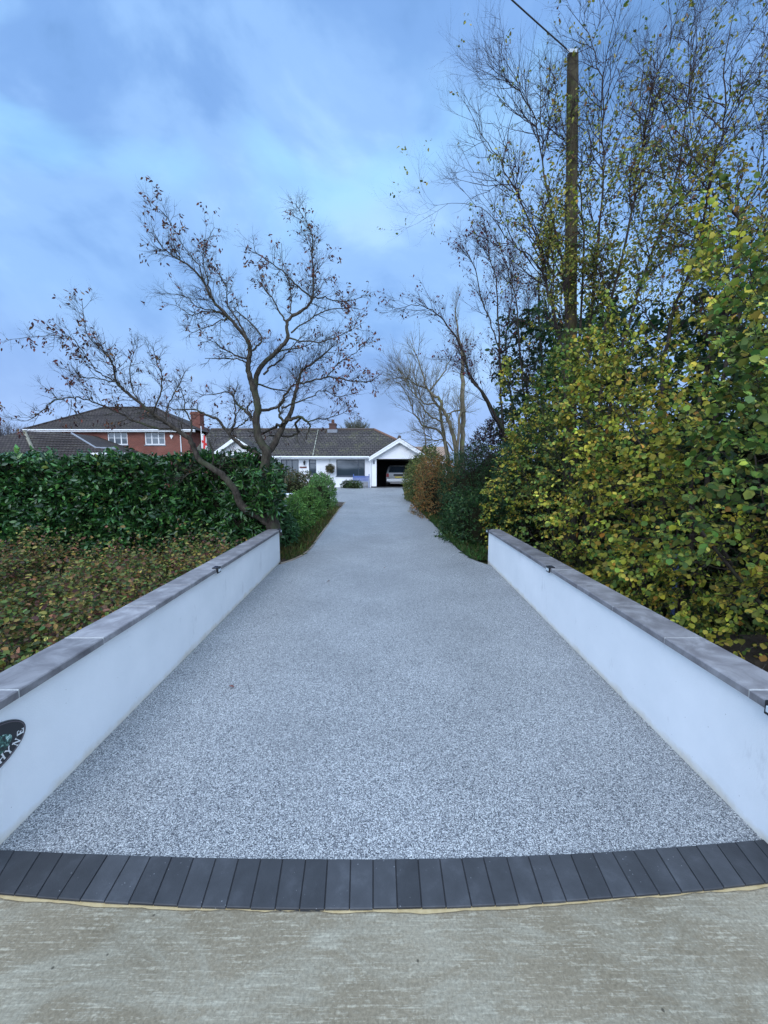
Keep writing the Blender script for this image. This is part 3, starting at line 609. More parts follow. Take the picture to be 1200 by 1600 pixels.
# ---------------------------------------------------------------- oval house sign on the left wall
def wallpt(s_, z): return (-(wallx(s_)) , s_, z)
def sign():
    yc, zc, a_, b_ = 1.575, 0.487, 0.263, 0.122
    root = empty('house_sign', (-wallx(yc), yc, zc), 'black oval house sign with white lettering on the left white wall', 'house sign')
    ang = math.atan2(0.215, 5.8); ux = (-math.sin(ang), math.cos(ang), 0); nx_ = (math.cos(ang), math.sin(ang), 0)
    def W(p, q, o_): return tuple(np.array((-wallx(yc), yc, zc)) + np.array(ux) * p + np.array((0, 0, 1)) * q + np.array(nx_) * o_)
    def disc(rx, rz, o0, o1, mb):
        n = 64; lo = [W(rx * math.cos(2 * math.pi * i / n), rz * math.sin(2 * math.pi * i / n), o0) for i in range(n)]; hi_ = [W((rx - .003) * math.cos(2 * math.pi * i / n), (rz - .003) * math.sin(2 * math.pi * i / n), o1) for i in range(n)]
        mb.poly(lo + hi_, [tuple(range(n, 2 * n))] + [(i, (i + 1) % n, n + (i + 1) % n, n + i) for i in range(n)])
    m_ = MB(); disc(a_, b_, 0.001, 0.010, m_); m_.build('plaque', mat('sign_black', (0.018, 0.02, 0.024), 0.3), root)
    # rim
    n = 72; m_ = MB(); pts = [W((a_ - .010) * math.cos(2 * math.pi * i / n), (b_ - .010) * math.sin(2 * math.pi * i / n), 0.0105) for i in range(n + 1)]
    m_.tube(pts, 0.0022, 6, False); m_.build('rim', mat('sign_rim', (0.12, 0.10, 0.11), 0.4), root)
    pm = mat('painted_picture', (0.1, 0.2, 0.15), 0.4); t, b = nodes(pm); f = noise(t, oc(t), 26, 5, 0.65, 1.2)
    r = ramp(t, [(0.40, (0.012, 0.018, 0.02)), (0.49, (0.02, 0.08, 0.06)), (0.56, (0.18, 0.36, 0.30)), (0.64, (0.65, 0.76, 0.72))]); t.links.new(f, r.inputs[0]); t.links.new(r.outputs[0], b.inputs['Base Color'])
    m_ = MB(); disc(a_ * .70, b_ * .50, 0.0102, 0.0118, m_); m_.build('picture', pm, root)
    # serif letters along the lower right of the rim
    GL = {'H': [((-.36, -.5), (-.36, .5), .17), ((.36, -.5), (.36, .5), .17), ((-.36, 0), (.36, 0), .07), ((-.52, -.47), (-.2, -.47), .06), ((-.52, .47), (-.2, .47), .06), ((.2, -.47), (.52, -.47), .06), ((.2, .47), (.52, .47), .06)],
          'Y': [((0, -.5), (0, 0), .17), ((0, -.02), (-.38, .5), .16), ((0, -.02), (.38, .5), .09), ((-.17, -.47), (.17, -.47), .06), ((-.55, .47), (-.22, .47), .06), ((.24, .47), (.52, .47), .06)],
          'N': [((-.36, -.5), (-.36, .5), .08), ((.36, -.5), (.36, .5), .08), ((-.36, .5), (.36, -.5), .17), ((-.5, -.47), (-.22, -.47), .06), ((-.54, .47), (-.3, .47), .06), ((.22, .47), (.5, .47), .06)],
          'E': [((-.28, -.5), (-.28, .5), .17), ((-.42, .46), (.32, .46), .08), ((-.42, -.46), (.36, -.46), .08), ((-.28, 0), (.12, 0), .08), ((.33, .24), (.31, .5), .06), ((.39, -.5), (.36, -.2), .06), ((.12, -.12), (.12, .12), .06)]}
    def plane_hit(px, py):
        a, b2, c_ = ray(px, py); nv = np.array(nx_); o_ = np.array((-wallx(yc), yc, zc)) + nv * 0.0115; d = np.array((a, b2, c_)); c0 = np.array((0, 0, H))
        t_ = (o_ - c0) @ nv / (d @ nv); p = c0 + d * t_ - o_; return p @ np.array(ux), p[2]
    for ch, px, py, dx, dy in (('E', 32.0, 1143.5, -1.0, .35), ('N', 26.0, 1159.5, -.85, .7), ('Y', 14.0, 1173.0, -.55, .9), ('H', 2.5, 1185.0, -.35, .95)):
        s0, z0 = plane_hit(px, py); th_ = math.atan2(z0 / (b_ - .03), s0 / (a_ - .03))
        tx, tz = -(a_) * math.sin(th_), b_ * math.cos(th_); L_ = math.hypot(tx, tz); tx /= L_; tz /= L_   # reading direction
        uxn, uzn = -tz, tx                                                                      # letter up
        hgt = 0.036; m_ = MB()
        for (p0, p1, wd) in GL[ch]:
            p0 = np.array(p0) * [0.8, 1]; p1 = np.array(p1) * [0.8, 1]; d = p1 - p0; l = np.linalg.norm(d); nn = np.array([-d[1], d[0]]) / l * wd / 2
            q = [p0 + nn, p0 - nn, p1 - nn, p1 + nn]; k = GL[ch].index((tuple((p0 / [0.8, 1]).tolist()), tuple((p1 / [0.8, 1]).tolist()), wd)) if False else 0
            m_.prism([W(s0 + hgt * (e[0] * tx + e[1] * uxn), z0 + hgt * (e[0] * tz + e[1] * uzn), 0.0098) for e in q], tuple(np.array(nx_) * (0.0022 + 0.00012 * len(m_.f) / 6)))
        m_.build('letter', mat('sign_white', (0.75, 0.76, 0.75), 0.5) if 'sw' not in M else M['sw'], root); M.setdefault('sw', bpy.data.materials.get('sign_white'))
sign()
# ================================================================ BUNGALOW
def bungalow():
    X = lambda px, Y: P(px, 700, Y)[0]; Z = lambda py, Y: P(600, py, Y)[2]
    root = empty('bungalow', (X(500, 27.6), 27.6, ZH), 'white rendered bungalow with mossy tiled roof and open garage at the drive end', 'house')
    Yw = 27.6; Yg = 26.9; xa, xb = X(426, Yw), X(578, Yw); eave = Z(714, Yw)
    # window and door openings as holes between wall panels
    op = [(438, 466, 718, 768), (482, 493.5, 718, 741), (525, 570, 718, 744)]
    m_ = MB(); T = 0.25; cur = xa
    wall = m_
    for (a, b_, c_, d_) in op:
        xo0, xo1, z1, z0 = X(a, Yw), X(b_, Yw), Z(c_, Yw), max(Z(d_, Yw), ZH - .05)
        wall.box(cur, xo0, Yw, Yw + T, ZH - .1, eave); wall.box(xo0, xo1, Yw, Yw + T, z1, eave)
        if z0 > ZH: wall.box(xo0, xo1, Yw, Yw + T, ZH - .1, z0)
        cur = xo1
    wall.box(cur, X(579, Yg), Yw, Yw + T, ZH - .1, eave)
    wall.box(xa, xa + T, Yw + T, Yw + 7, ZH - .1, eave); wall.box(xa, X(668, Yg), Yw + 7, Yw + 7.2, ZH - .1, eave)
    wall.build('wall', M['house_render'], root)
    # glazing
    def window(a, b_, c_, d_, Yp, mull=(), name='window', frame=M['anthracite'], glass=M['glass'], fw=0.06, trans=(), lab=None, ap=None):
        x0, x1, z1, z0 = X(a, Yp), X(b_, Yp), Z(c_, Yp), max(Z(d_, Yp), ZH)
        f = MB(); y = Yp + 0.07
        f.box(x0 + .002, x0 + fw, y, y + .07, z0 + .002, z1 - .002); f.box(x1 - fw, x1 - .002, y, y + .07, z0 + .002, z1 - .002)
        f.box(x0 + fw, x1 - fw, y, y + .07, z1 - fw, z1 - .002); f.box(x0 + fw, x1 - fw, y, y + .07, z0 + .002, z0 + fw)
        for q in mull: xx = x0 + (x1 - x0) * q; f.box(xx - fw * .4, xx + fw * .4, y + .005, y + .065, z0 + fw, z1 - fw)
        for q in trans: zz = z0 + (z1 - z0) * q; f.box(x0 + fw, x1 - fw, y + .008, y + .06, zz - fw * .4, zz + fw * .4)
        o_ = f.build(name, frame, ap or root); g_ = MB(); g_.box(x0 + .01, x1 - .01, y + .03, y + .045, z0 + .01, z1 - .01); g_.build('pane', glass, o_)
        if lab: o_['label'] = lab
        return o_, (x0, x1, z0, z1)
    window(438, 466, 718, 768, Yw, (0.3, 0.62), 'door', lab='dark glazed front door with side panels')
    window(482, 493.5, 718, 741, Yw, (), lab='tall narrow dark window', trans=(0.72,))
    window(525, 570, 718, 744, Yw, (0.78,), lab='wide dark picture window')
    # dim room behind the picture window
    m_ = MB(); m_.box(X(438, Yw), X(571, Yw), Yw + 1.6, Yw + 1.65, ZH, eave); m_.build('inner_wall', M['dark_room'], root)
    # sills
    for a, b_, py in ((481, 494.5, 741), (524, 571, 744)):
        m_ = MB(); m_.box(X(a, Yw), X(b_, Yw), Yw - .05, Yw + .069, Z(py, Yw) - .05, Z(py, Yw)); m_.build('sill', M['anthracite'], root)
    # roof
    xl_, xr_ = X(300, Yw), X(640, Yw); ye = Yw - 0.35; zE = Z(713.0, ye); yr = Yw + 3.7; zR = P(500, 671.5, yr)[2]; yb_ = Yw + 7.4
    rx0, rx1 = P(330, 671, yr)[0], P(585, 671, yr)[0]
    xre = X(652, Yw + 1.0) + 0.9
    r = MB()
    for pts in ([(xl_, ye, zE), (xre, ye, zE), (rx1, yr, zR), (rx0, yr, zR)], [(xre, ye, zE), (xre, yb_, zE), (rx1, yr, zR)], [(xre, yb_, zE), (xl_, yb_, zE), (rx0, yr, zR), (rx1, yr, zR)], [(xl_, yb_, zE), (xl_, ye, zE), (rx0, yr, zR)]):
        r.quad(pts, slope_uv(pts))
    r.quad([(xl_, ye, zE - .12), (xl_, yb_, zE - .12), (xre, yb_, zE - .12), (xre, ye, zE - .12)])
    for a, b_ in (((xl_, ye), (xre, ye)), ((xre, ye), (xre, yb_)), ((xre, yb_), (xl_, yb_)), ((xl_, yb_), (xl_, ye))): r.quad([(*a, zE - .12), (*b_, zE - .12), (*b_, zE), (*a, zE)])
    rf = r.build('roof', M['tile_bung'], root)
    # real tile courses: thin overlapping ribs
    rb = MB(); nrow = 14
    for i in range(1, nrow):
        f0 = i / nrow; y = ye + (yr - ye) * f0; z = zE + (zR - zE) * f0; xa_ = xl_ + (rx0 - xl_) * f0; xb_ = xre + (rx1 - xre) * f0
        rb.prism([(xa_, y - .03, z - .004), (xa_, y, z + .03), (xa_, y + .05, z + .04)], (xb_ - xa_, 0, 0))
    rb.build('tile_course', M['tile_bung'], rf)
    rt = MB()
    rt.tube([(rx0, yr, zR + .02), (rx1, yr, zR + .02)], 0.11, 8); rt.build('ridge_tiles', mat('ridge_terracotta', (0.075, 0.055, 0.045), 0.85), rf)
    ht = MB(); ht.tube([(rx1, yr, zR + .02), (xre, ye, zE + .03)], 0.10, 8); ht.build('hip_tiles', mat('hip_terracotta', (0.15, 0.08, 0.055), 0.85), rf)
    lt = MB(); q0 = P(497.5, 671, yr); e0 = P(488.5, 712, ye); lt.tube([(q0[0], yr - .1, zR + .0), (e0[0], ye + .05, zE + .06)], 0.035, 6); lt.build('mortar_ridge', spotted('lichen_mortar', (0.09, 0.08, 0.065), (0.36, 0.36, 0.28), 5.5, 0.9, lo=.42, hi_=.55), rf)
    # chimney
    cx0, cx1 = P(515, 660, yr)[0], P(525.5, 660, yr)[0]; cz = P(520, 662, yr)[2]
    ch = MB(); ch.box(cx0, cx1, yr - .35, yr + .25, zR - .3, cz); ch.box(cx0 - .04, cx1 + .04, yr - .39, yr + .29, cz - .12, cz - .04)
    co_ = ch.build('chimney', mat('sooty_brick', (0.085, 0.045, 0.038), .9), rf); fl = MB(); fl.box(cx0 - .12, cx1 + .12, yr - .5, yr + .35, zR - .45, zR - .02); fl.build('flashing', M['lead'], co_)
    pt = MB(); mxp = (cx0 + cx1) / 2; pt.tube([(mxp, yr, cz), (mxp, yr, cz + .32)], [.13, .11], 10); pt.build('chimney_pot', mat('pot_terracotta', (0.12, 0.055, 0.04), 0.9), co_)
    # gutter, fascia
    gt = MB(); gx0, gx1 = X(424, ye), X(577, ye)
    gt.box(gx0, gx1, ye - .02, ye - .001, zE - .18, zE - .005); gt.build('fascia', M['white_paint'], root)
    gt = MB(); gt.tube([(gx0, ye - .08, zE - .05), (gx1, ye - .08, zE - .06)], .058, 8); gt.build('gutter', M['white_paint'], root)
    gt = MB(); gt.box(gx0, gx1, ye, Yw, zE - .17, zE - .13); gt.build('soffit', M['white_paint'], root)
    for px, Yq, lab in ((430.5, Yw - .06, 'left white downpipe'), (578.5, Yg - .06, 'right white downpipe')):
        q = X(px, Yq); m_ = MB(); m_.tube([(q, ye - .06, zE - .1), (q, ye - .02, zE - .2), (q, Yq, zE - .35), (q, Yq, ZH + .02)], .038, 8); m_.build('downpipe', M['white_paint'], root)['label'] = lab
    # garage with gable
    gx0, gx1 = X(580, Yg), X(668.5, Yg); ox0, ox1 = X(588.2, Yg), X(660, Yg); oz = Z(717, Yg); ze = Z(713.5, Yg); T = .22
    ax_ = P(624, 683, Yg)[0]; az = P(624, 688.5, Yg)[2]; yb2 = Yg + 6.6
    g_ = MB()
    g_.box(gx0, ox0, Yg, Yg + T, ZH - .1, oz); g_.box(ox1, gx1, Yg, Yg + T, ZH - .1, oz)
    g_.prism([(gx0, Yg, oz), (gx1, Yg, oz), (gx1, Yg, ze), (ax_, Yg, az), (gx0, Yg, ze)], (0, T, 0))
    g_.box(gx0, gx0 + T, Yg + T, yb2, ZH - .1, ze); g_.box(gx1 - T, gx1, Yg + T, yb2, ZH - .1, ze); g_.box(gx0 + T, gx1 - T, yb2 - T, yb2, ZH - .1, ze)
    g_.build('garage_wall', M['house_render'], root)
    g_ = MB(); g_.box(gx0 + T + .002, gx0 + T + .02, Yg + T + .01, yb2 - T, ZH, oz); g_.box(gx1 - T - .02, gx1 - T - .002, Yg + T + .01, yb2 - T, ZH, oz); g_.box(gx0 + T + .03, gx1 - T - .03, yb2 - T - .05, yb2 - T - .01, ZH, oz); g_.box(gx0 + T + .03, gx1 - T - .03, Yg + T + .01, yb2 - T - .06, oz - .02, oz + .02)
    g_.box(gx0 + T + .03, gx1 - T - .03, Yg + .1, yb2 - T - .06, ZH - .02, ZH + .012); g_.build('garage_shade_lining', M['dark_room'], root)
    g_ = MB(); g_.box(gx0 - .01, ox0 + .005, Yg - .012, Yg - .001, ZH, ZH + .1); g_.build('plinth', M['black'], root)
    # garage roof
    er = .42; sl_ = (P(624, 684, Yg)[2] - ze) / (ax_ - gx0); zap = P(624, 683.5, Yg - .3)[2]
    lx, rx_ = P(576.5, 713, Yg - .3)[0], P(671.5, 713, Yg - .3)[0]; lz = P(576.5, 713.5, Yg - .3)[2]; yf = Yg - .30
    r = MB(); th = .11
    for (x_, s_) in ((lx, 1), (rx_, -1)):
        pts = [(x_, yf, lz), (x_, yb2 + .2, lz), (ax_, yb2 + .2, zap), (ax_, yf, zap)]; pts = pts if s_ < 0 else pts[::-1]
        r.quad(pts, slope_uv(pts)); lo = [(p[0], p[1], p[2] - th) for p in pts]; r.quad(lo[::-1])
        r.quad([(x_, yf, lz - th), (ax_, yf, zap - th), (ax_, yf, zap), (x_, yf, lz)])
    gr = r.build('garage_roof', M['tile_bung'], root)
    bb = MB()
    for x_, s_ in ((lx, 1), (rx_, -1)):
        bb.prism([(x_, yf - .025, lz - .30), (x_, yf - .025, lz - .05), (ax_, yf - .025, zap - .05), (ax_, yf - .025, zap - .34)], (0, .022, 0))
        bb.prism([(x_, yf - .045, lz - .14), (x_, yf - .045, lz - .04), (ax_, yf - .045, zap - .04), (ax_, yf - .045, zap - .14)], (0, .018, 0))
    bb.build('bargeboard', M['white_paint'], gr)
    rt = MB(); rt.tube([(ax_, yf - .02, zap + .03), (ax_, yb2 + .2, zap + .03)], .12, 8); rt.build('ridge_tiles', bpy.data.materials['ridge_terracotta'], gr)
    s_ = MB(); s_.box(X(582.5, Yg), X(585.5, Yg), Yg - .03, Yg - .001, Z(725, Yg), Z(719, Yg)); s_.build('wall_plaque', M['lead'], root)
    # left wing gable
    Yk = 25.6; kx0, kx1 = X(338, Yk), X(405, Yk); kap = (X(370, Yk), P(370, 683, Yk)[2]); kz = P(340, 705, Yk)[2]
    g_ = MB(); g_.prism([(kx0, Yk, ZH - .1), (kx1, Yk, ZH - .1), (kx1, Yk, kz - .1), (kap[0], Yk, kap[1] - .18), (kx0, Yk, kz - .1)], (0, 2.0, 0)); g_.build('wing_wall', M['house_render'], root)
    r = MB(); 
    for x_ in (kx0 - .3, kx1 + .3):
        zz = kz - .24
        pts = [(x_, Yk - .3, zz), (x_, Yk + 5, zz), (kap[0], Yk + 5, kap[1]), (kap[0], Yk - .3, kap[1])]; pts = pts if x_ > kap[0] else pts[::-1]; r.quad(pts, slope_uv(pts)); r.quad([(p[0], p[1], p[2] - .1) for p in pts][::-1])
    kr = r.build('wing_roof', M['tile_bung'], root)
    bb = MB()
    for x_ in (kx0 - .3, kx1 + .3): zz = kz - .24; bb.prism([(x_, Yk - .33, zz - .24), (x_, Yk - .33, zz - .01), (kap[0], Yk - .33, kap[1] - .01), (kap[0], Yk - .33, kap[1] - .27)], (0, .02, 0))
    bb.build('bargeboard', M['white_paint'], kr)
    # small fittings on the front wall
    ln = MB(); lx_ = X(475.5, Yw); lz_ = Z(722.5, Yw); ln.box(lx_ - .03, lx_ + .03, Yw - .03, Yw - .001, lz_ - .02, lz_ + .14); ln.tube([(lx_, Yw - .03, lz_ + .1), (lx_, Yw - .14, lz_ + .13), (lx_, Yw - .15, lz_ + .06)], .01, 5); ln.tube([(lx_, Yw - .15, lz_ + .07), (lx_, Yw - .15, lz_), (lx_, Yw - .15, lz_ - .2)], [.09, .075, .05], 8); ln.build('wall_lantern', M['black'], root)
    sg = MB(); a, b_ = X(467.5, Yw), X(478.5, Yw); sg.box(a, b_, Yw - .03, Yw - .002, Z(731.5, Yw), Z(729, Yw)); sg.build('name_board', mat('red_brown_board', (0.14, 0.045, 0.035), 0.7), root)
    return Yw, Yg, X, Z
Yw, Yg, BX, BZ = bungalow()
# hanging basket on its bracket
def basket():
    x = BX(516, Yw); z = BZ(731, Yw); root = empty('hanging_basket', (x, Yw - .3, z), 'hanging basket of trailing autumn plants beside the picture window', 'hanging basket')
    m_ = MB(); m_.tube([(x, Yw - .002, z + .62), (x, Yw - .3, z + .66), (x, Yw - .32, z + .6)], .012, 5); m_.build('bracket', M['black'], root)
    m_ = MB()
    for a in (0, 2.1, 4.2): m_.tube([(x, Yw - .32, z + .6), (x + .17 * math.cos(a), Yw - .3 + .17 * math.sin(a), z + .05)], .004, 3)
    m_.build('chain', M['black'], root)
    m_ = MB(); m_.tube([(x, Yw - .3, z - .16), (x, Yw - .3, z - .1), (x, Yw - .3, z + .05)], [.05, .14, .19], 12); m_.build('bowl', M['wood'], root)
    n = 420; v = rand_unit(n) * rng.random((n, 1)) ** .5 * [.34, .28, .34]; v[:, 2] -= .06; sprays(np.array([x, Yw - .3, z]) + v, v, 5, .14, .06, .035, [((.05, .075, .03), 4), ((.12, .05, .03), 2), ((.10, .09, .04), 2)], 'foliage', M['leaf'], root)
basket()
def bench():
    x0, x1 = BX(551, 27.1), BX(577, 27.1); y = 27.1; root = empty('garden_bench', ((x0 + x1) / 2, y, ZH), 'weathered blue slatted garden bench under the picture window', 'bench')
    m_ = MB()
    for k in range(4): m_.box(x0, x1, y - .25 + k * .11, y - .17 + k * .11, ZH + .43, ZH + .46, .004)
    m_.build('seat', mat('pale_blue_slats', (0.30, 0.35, 0.50), 0.6), root)
    m_ = MB()
    for k in range(4): m_.box(x0 + .05, x1 - .05, y + .2, y + .225, ZH + .50 + k * .085, ZH + .56 + k * .085, .004)
    m_.build('backrest', M['blue'], root)
    for x_ in (x0, x1 - .06):
        for yy_ in (y - .26, y + .17): m_ = MB(); m_.box(x_, x_ + .06, yy_, yy_ + .055, ZH, ZH + (.66 if yy_ < y else .95)); m_.build('leg', M['blue'] if yy_ > y else bpy.data.materials['pale_blue_slats'], root)
        m_ = MB(); m_.box(x_ - .005, x_ + .065, y - .28, y + .165, ZH + .661, ZH + .69); m_.build('armrest', bpy.data.materials['pale_blue_slats'], root)
bench()
# ---------------------------------------------------------------- car in the garage
def car():
    Y0 = 28.6; xc = P(622.5, 740, Y0)[0]; z0 = ZH + .012; root = empty('parked_car', (xc, Y0 + 2.2, z0), 'silver estate car parked nose-in inside the dark open garage', 'car')
    secs = [(0.0, .80, .80, .46, .62, .70, .60), (0.03, .86, .88, .40, .95, .96, .98), (0.10, .89, .90, .30, 1.02, 1.00, 1.05), (0.45, .90, .91, .24, 1.0, 1.02, 1.50), (0.9, .90, .91, .22, .98, 1.0, 1.58),
            (2.4, .90, .91, .22, .98, 1.0, 1.60), (3.0, .90, .91, .22, .96, .98, 1.40), (3.5, .89, .90, .22, .94, .95, 1.0), (4.2, .86, .87, .26, .78, .80, .86), (4.4, .72, .74, .36, .6, .62, .64)]
    rings = []
    for (dy, hb, hw, zb, zs, zbelt, zr) in secs:
        hr = hw * .78 if zr > 1.2 else hw * .93
        half = [(hb * .9, zb), (hb, zb + .12), (hw, (zb + zs) / 2 + .1), (hw * .985, zs), (hw * .96, zbelt), (hr + .03, zr - .10 if zr > 1.2 else (zbelt + zr) / 2 + .005), (hr - .08, zr - .02 if zr > 1.2 else zr - .004), (0.3, zr)]
        rings.append([(xc + x_, Y0 + dy, z0 + z_) for x_, z_ in half] + [(xc - x_, Y0 + dy, z0 + z_) for x_, z_ in reversed(half)])
    m_ = MB(); n = 16; v = [p for r_ in rings for p in r_]; f = [(i * n + j, i * n + (j + 1) % n, (i + 1) * n + (j + 1) % n, (i + 1) * n + j) for i in range(len(rings) - 1) for j in range(n)]
    m_.poly(v, [tuple(range(n))] + f + [tuple((len(rings) - 1) * n + j for j in range(n - 1, -1, -1))])
    body = m_.build('body', M['silver'], root, True)
    # rear screen follows the hatch slope
    gw = MB(); gw.poly([(xc - .72, Y0 + .09, z0 + 1.04), (xc + .72, Y0 + .09, z0 + 1.04), (xc + .60, Y0 + .40, z0 + 1.47), (xc - .60, Y0 + .40, z0 + 1.47), (xc - .74, Y0 + .075, z0 + 1.04), (xc + .74, Y0 + .075, z0 + 1.04), (xc + .62, Y0 + .385, z0 + 1.49), (xc - .62, Y0 + .385, z0 + 1.49)],
                       [(4, 5, 6, 7), (0, 3, 2, 1), (0, 1, 5, 4), (1, 2, 6, 5), (2, 3, 7, 6), (3, 0, 4, 7)]); gw.build('rear_window', M['glass'], root)
    for s_ in (-1, 1):
        sw = MB(); x_ = xc + s_ * .885; sw.poly([(x_, Y0 + .6, z0 + 1.03), (x_, Y0 + 3.1, z0 + 1.03), (xc + s_ * .76, Y0 + 2.7, z0 + 1.44), (xc + s_ * .76, Y0 + .8, z0 + 1.46)], [(0, 1, 2, 3)]); sw.build('side_window', M['glass'], root)
        tl = MB(); tl.box(xc + s_ * .70, xc + s_ * .895, Y0 + .0, Y0 + .13, z0 + .72, z0 + .98, .02); tl.build('tail_lamp', M['red_glass'], root)
        for dy in (.85, 3.55):
            wh = MB(); wh.tube([(xc + s_ * .68, Y0 + dy, z0 + .33), (xc + s_ * .88, Y0 + dy, z0 + .33)], .325, 20); wo_ = wh.build('wheel', M['tyre'], root, False); rm = MB(); rm.tube([(xc + s_ * .87, Y0 + dy, z0 + .33), (xc + s_ * .89, Y0 + dy, z0 + .33)], .2, 14); rm.build('rim', M['steel'], wo_)
    bp = MB(); bp.box(xc - .88, xc + .88, Y0 - .07, Y0 + .06, z0 + .38, z0 + .60, .03); bp.build('bumper', M['silver'], root, bevel=.02)
    bp = MB(); bp.box(xc - .60, xc + .60, Y0 - .075, Y0 - .0, z0 + .22, z0 + .375, .02); bp.build('bumper_insert', mat('grey_trim', (0.2, 0.2, 0.21), .6), root)
    bp = MB(); bp.box(xc - .36, xc + .36, Y0 - .035, Y0 + .02, z0 + .80, z0 + .93, .006); bp.build('plate_recess', M['black'], root)
    bp = MB(); bp.box(xc - .26, xc + .26, Y0 - .045, Y0 - .036, z0 + .655, z0 + .765); bp.build('number_plate', M['plate'], root)
car()
# ================================================================ NEIGHBOUR'S BRICK HOUSE
def brick_house():
    Y = 36.0; X = lambda px: P(px, 690, Y)[0]; Z = lambda py: P(150, py, Y)[2]
    root = empty('brick_house', (X(180), Y, ZH), 'two-storey red brick house with dark hipped roof behind the laurel hedge', 'house')
    x0, x1 = X(60), X(296); ze = Z(671); m_ = MB()
    T = .3; cur = x0
    for a, b_ in ((168.5, 199.5), (226.5, 258)):
        m_.box(cur, X(a), Y, Y + T, ZH - .2, ze); m_.box(X(a), X(b_), Y, Y + T, Z(673.5), ze); m_.box(X(a), X(b_), Y, Y + T, ZH - .2, Z(695)); cur = X(b_)
    m_.box(cur, x1, Y, Y + T, ZH - .2, ze); m_.box(x0, x1, Y + T, Y + 8, ZH - .2, ze - .01); m_.build('wall', M['brick'], root)
    ex0, ex1 = X(45), X(309); yf = Y - .4; yb_ = Y + 8.4; yr = Y + 4; zr = P(200, 637, yr)[2]; rx0, rx1 = P(163, 637, yr)[0], P(243, 637, yr)[0]; zf = P(150, 671, yf)[2]
    r = MB()
    for pts in ([(ex0, yf, zf), (ex1, yf, zf), (rx1, yr, zr), (rx0, yr, zr)], [(ex1, yf, zf), (ex1, yb_, zf), (rx1, yr, zr)], [(ex1, yb_, zf), (ex0, yb_, zf), (rx0, yr, zr), (rx1, yr, zr)], [(ex0, yb_, zf), (ex0, yf, zf), (rx0, yr, zr)]): r.quad(pts, slope_uv(pts))
    r.quad([(ex0, yf, zf - .05), (ex0, yb_, zf - .05), (ex1, yb_, zf - .05), (ex1, yf, zf - .05)])
    rf = r.build('roof', M['tile_brick'], root)
    rb = MB(); nrow = 15
    for i in range(1, nrow):
        f0 = i / nrow; y = yf + (yr - yf) * f0; z = zf + (zr - zf) * f0; a = ex0 + (rx0 - ex0) * f0; b_ = ex1 + (rx1 - ex1) * f0; rb.prism([(a, y - .03, z - .004), (a, y, z + .03), (a, y + .05, z + .04)], (b_ - a, 0, 0))
    rb.build('tile_course', M['tile_brick'], rf)
    h = MB()
    for a, b_ in (((rx0, yr, zr), (rx1, yr, zr)), ((rx0, yr, zr), (ex0, yf, zf)), ((rx1, yr, zr), (ex1, yf, zf))): h.tube([(a[0], a[1], a[2] + .02), (b_[0], b_[1], b_[2] + .02)], .1, 6)
    h.build('ridge_tiles', M['tile_brick'], rf)
    f = MB(); f.box(ex0 + .1, ex1, yf - .03, yf - .002, zf - .22, zf - .01); f.tube([(ex0, yf - .09, zf - .05), (ex1, yf - .09, zf - .07)], .06, 6); f.build('fascia', M['white_paint'], root)
    q = X(283); d = MB(); d.tube([(q, yf - .08, zf - .1), (q, Y - .06, zf - .4), (q, Y - .06, ZH)], .045, 6); d.build('downpipe', M['white_paint'], root)
    q0, q1 = X(266), X(271.5); d = MB(); d.prism([(q0, Y - .07, Z(681)), ((q0 + q1) / 2, Y - .07, Z(686)), (q1, Y - .07, Z(681)), ((q0 * .3 + q1 * .7), Y - .07, Z(679.6)), ((q0 * .7 + q1 * .3), Y - .07, Z(679.6))], (0, .068, 0)); d.build('alarm_box', M['white_paint'], root)
    for a, b_ in ((168.5, 199.5), (226.5, 258)):
        w0, w1, z1, z0 = X(a), X(b_), Z(673.5), Z(695); f = MB(); y = Y + .05; fw = .09
        f.box(w0 + .004, w0 + fw, y, y + .08, z0 + .004, z1 - .004); f.box(w1 - fw, w1 - .004, y, y + .08, z0 + .004, z1 - .004); f.box(w0 + fw, w1 - fw, y, y + .08, z1 - fw, z1 - .004); f.box(w0 + fw, w1 - fw, y, y + .08, z0 + .004, z0 + fw)
        for k in (1 / 3, 2 / 3): xx = w0 + (w1 - w0) * k; f.box(xx - .05, xx + .05, y + .003, y + .078, z0 + fw, z1 - fw)
        zz = (z0 + z1) / 2
        f.box(w0 + fw, w1 - fw, y + .02, y + .06, zz - .018, zz + .018)
        fo = f.build('window', M['white_paint'], root); g_ = MB(); g_.box(w0 + .02, w1 - .02, y + .03, y + .05, z0 + .02, z1 - .02); g_.build('pane', M['glass_bright'], fo)
        s_ = MB(); s_.box(w0 - .08, w1 + .08, Y - .06, Y + .049, z0 - .09, z0); s_.build('sill', M['lead'], fo)
    # chimney on the right end
    Yc = Y + 3; c0, c1_ = P(301, 650, Yc)[0], P(315, 650, Yc)[0]; cz = P(308, 644, Yc)[2]; m_ = MB(); m_.box(c0, c1_, Yc - .4, Yc + .5, ZH, cz); m_.box(c0 - .06, c1_ + .06, Yc - .46, Yc + .56, cz - .3, cz - .12); ch = m_.build('chimney', M['brick'], root)
    # rear range beside it
    m_ = MB(); m_.box(x1 + .01, X(316), Y + 2.2, Y + 8, ZH - .2, Z(676)); m_.build('side_wall', M['brick'], root)
brick_house()
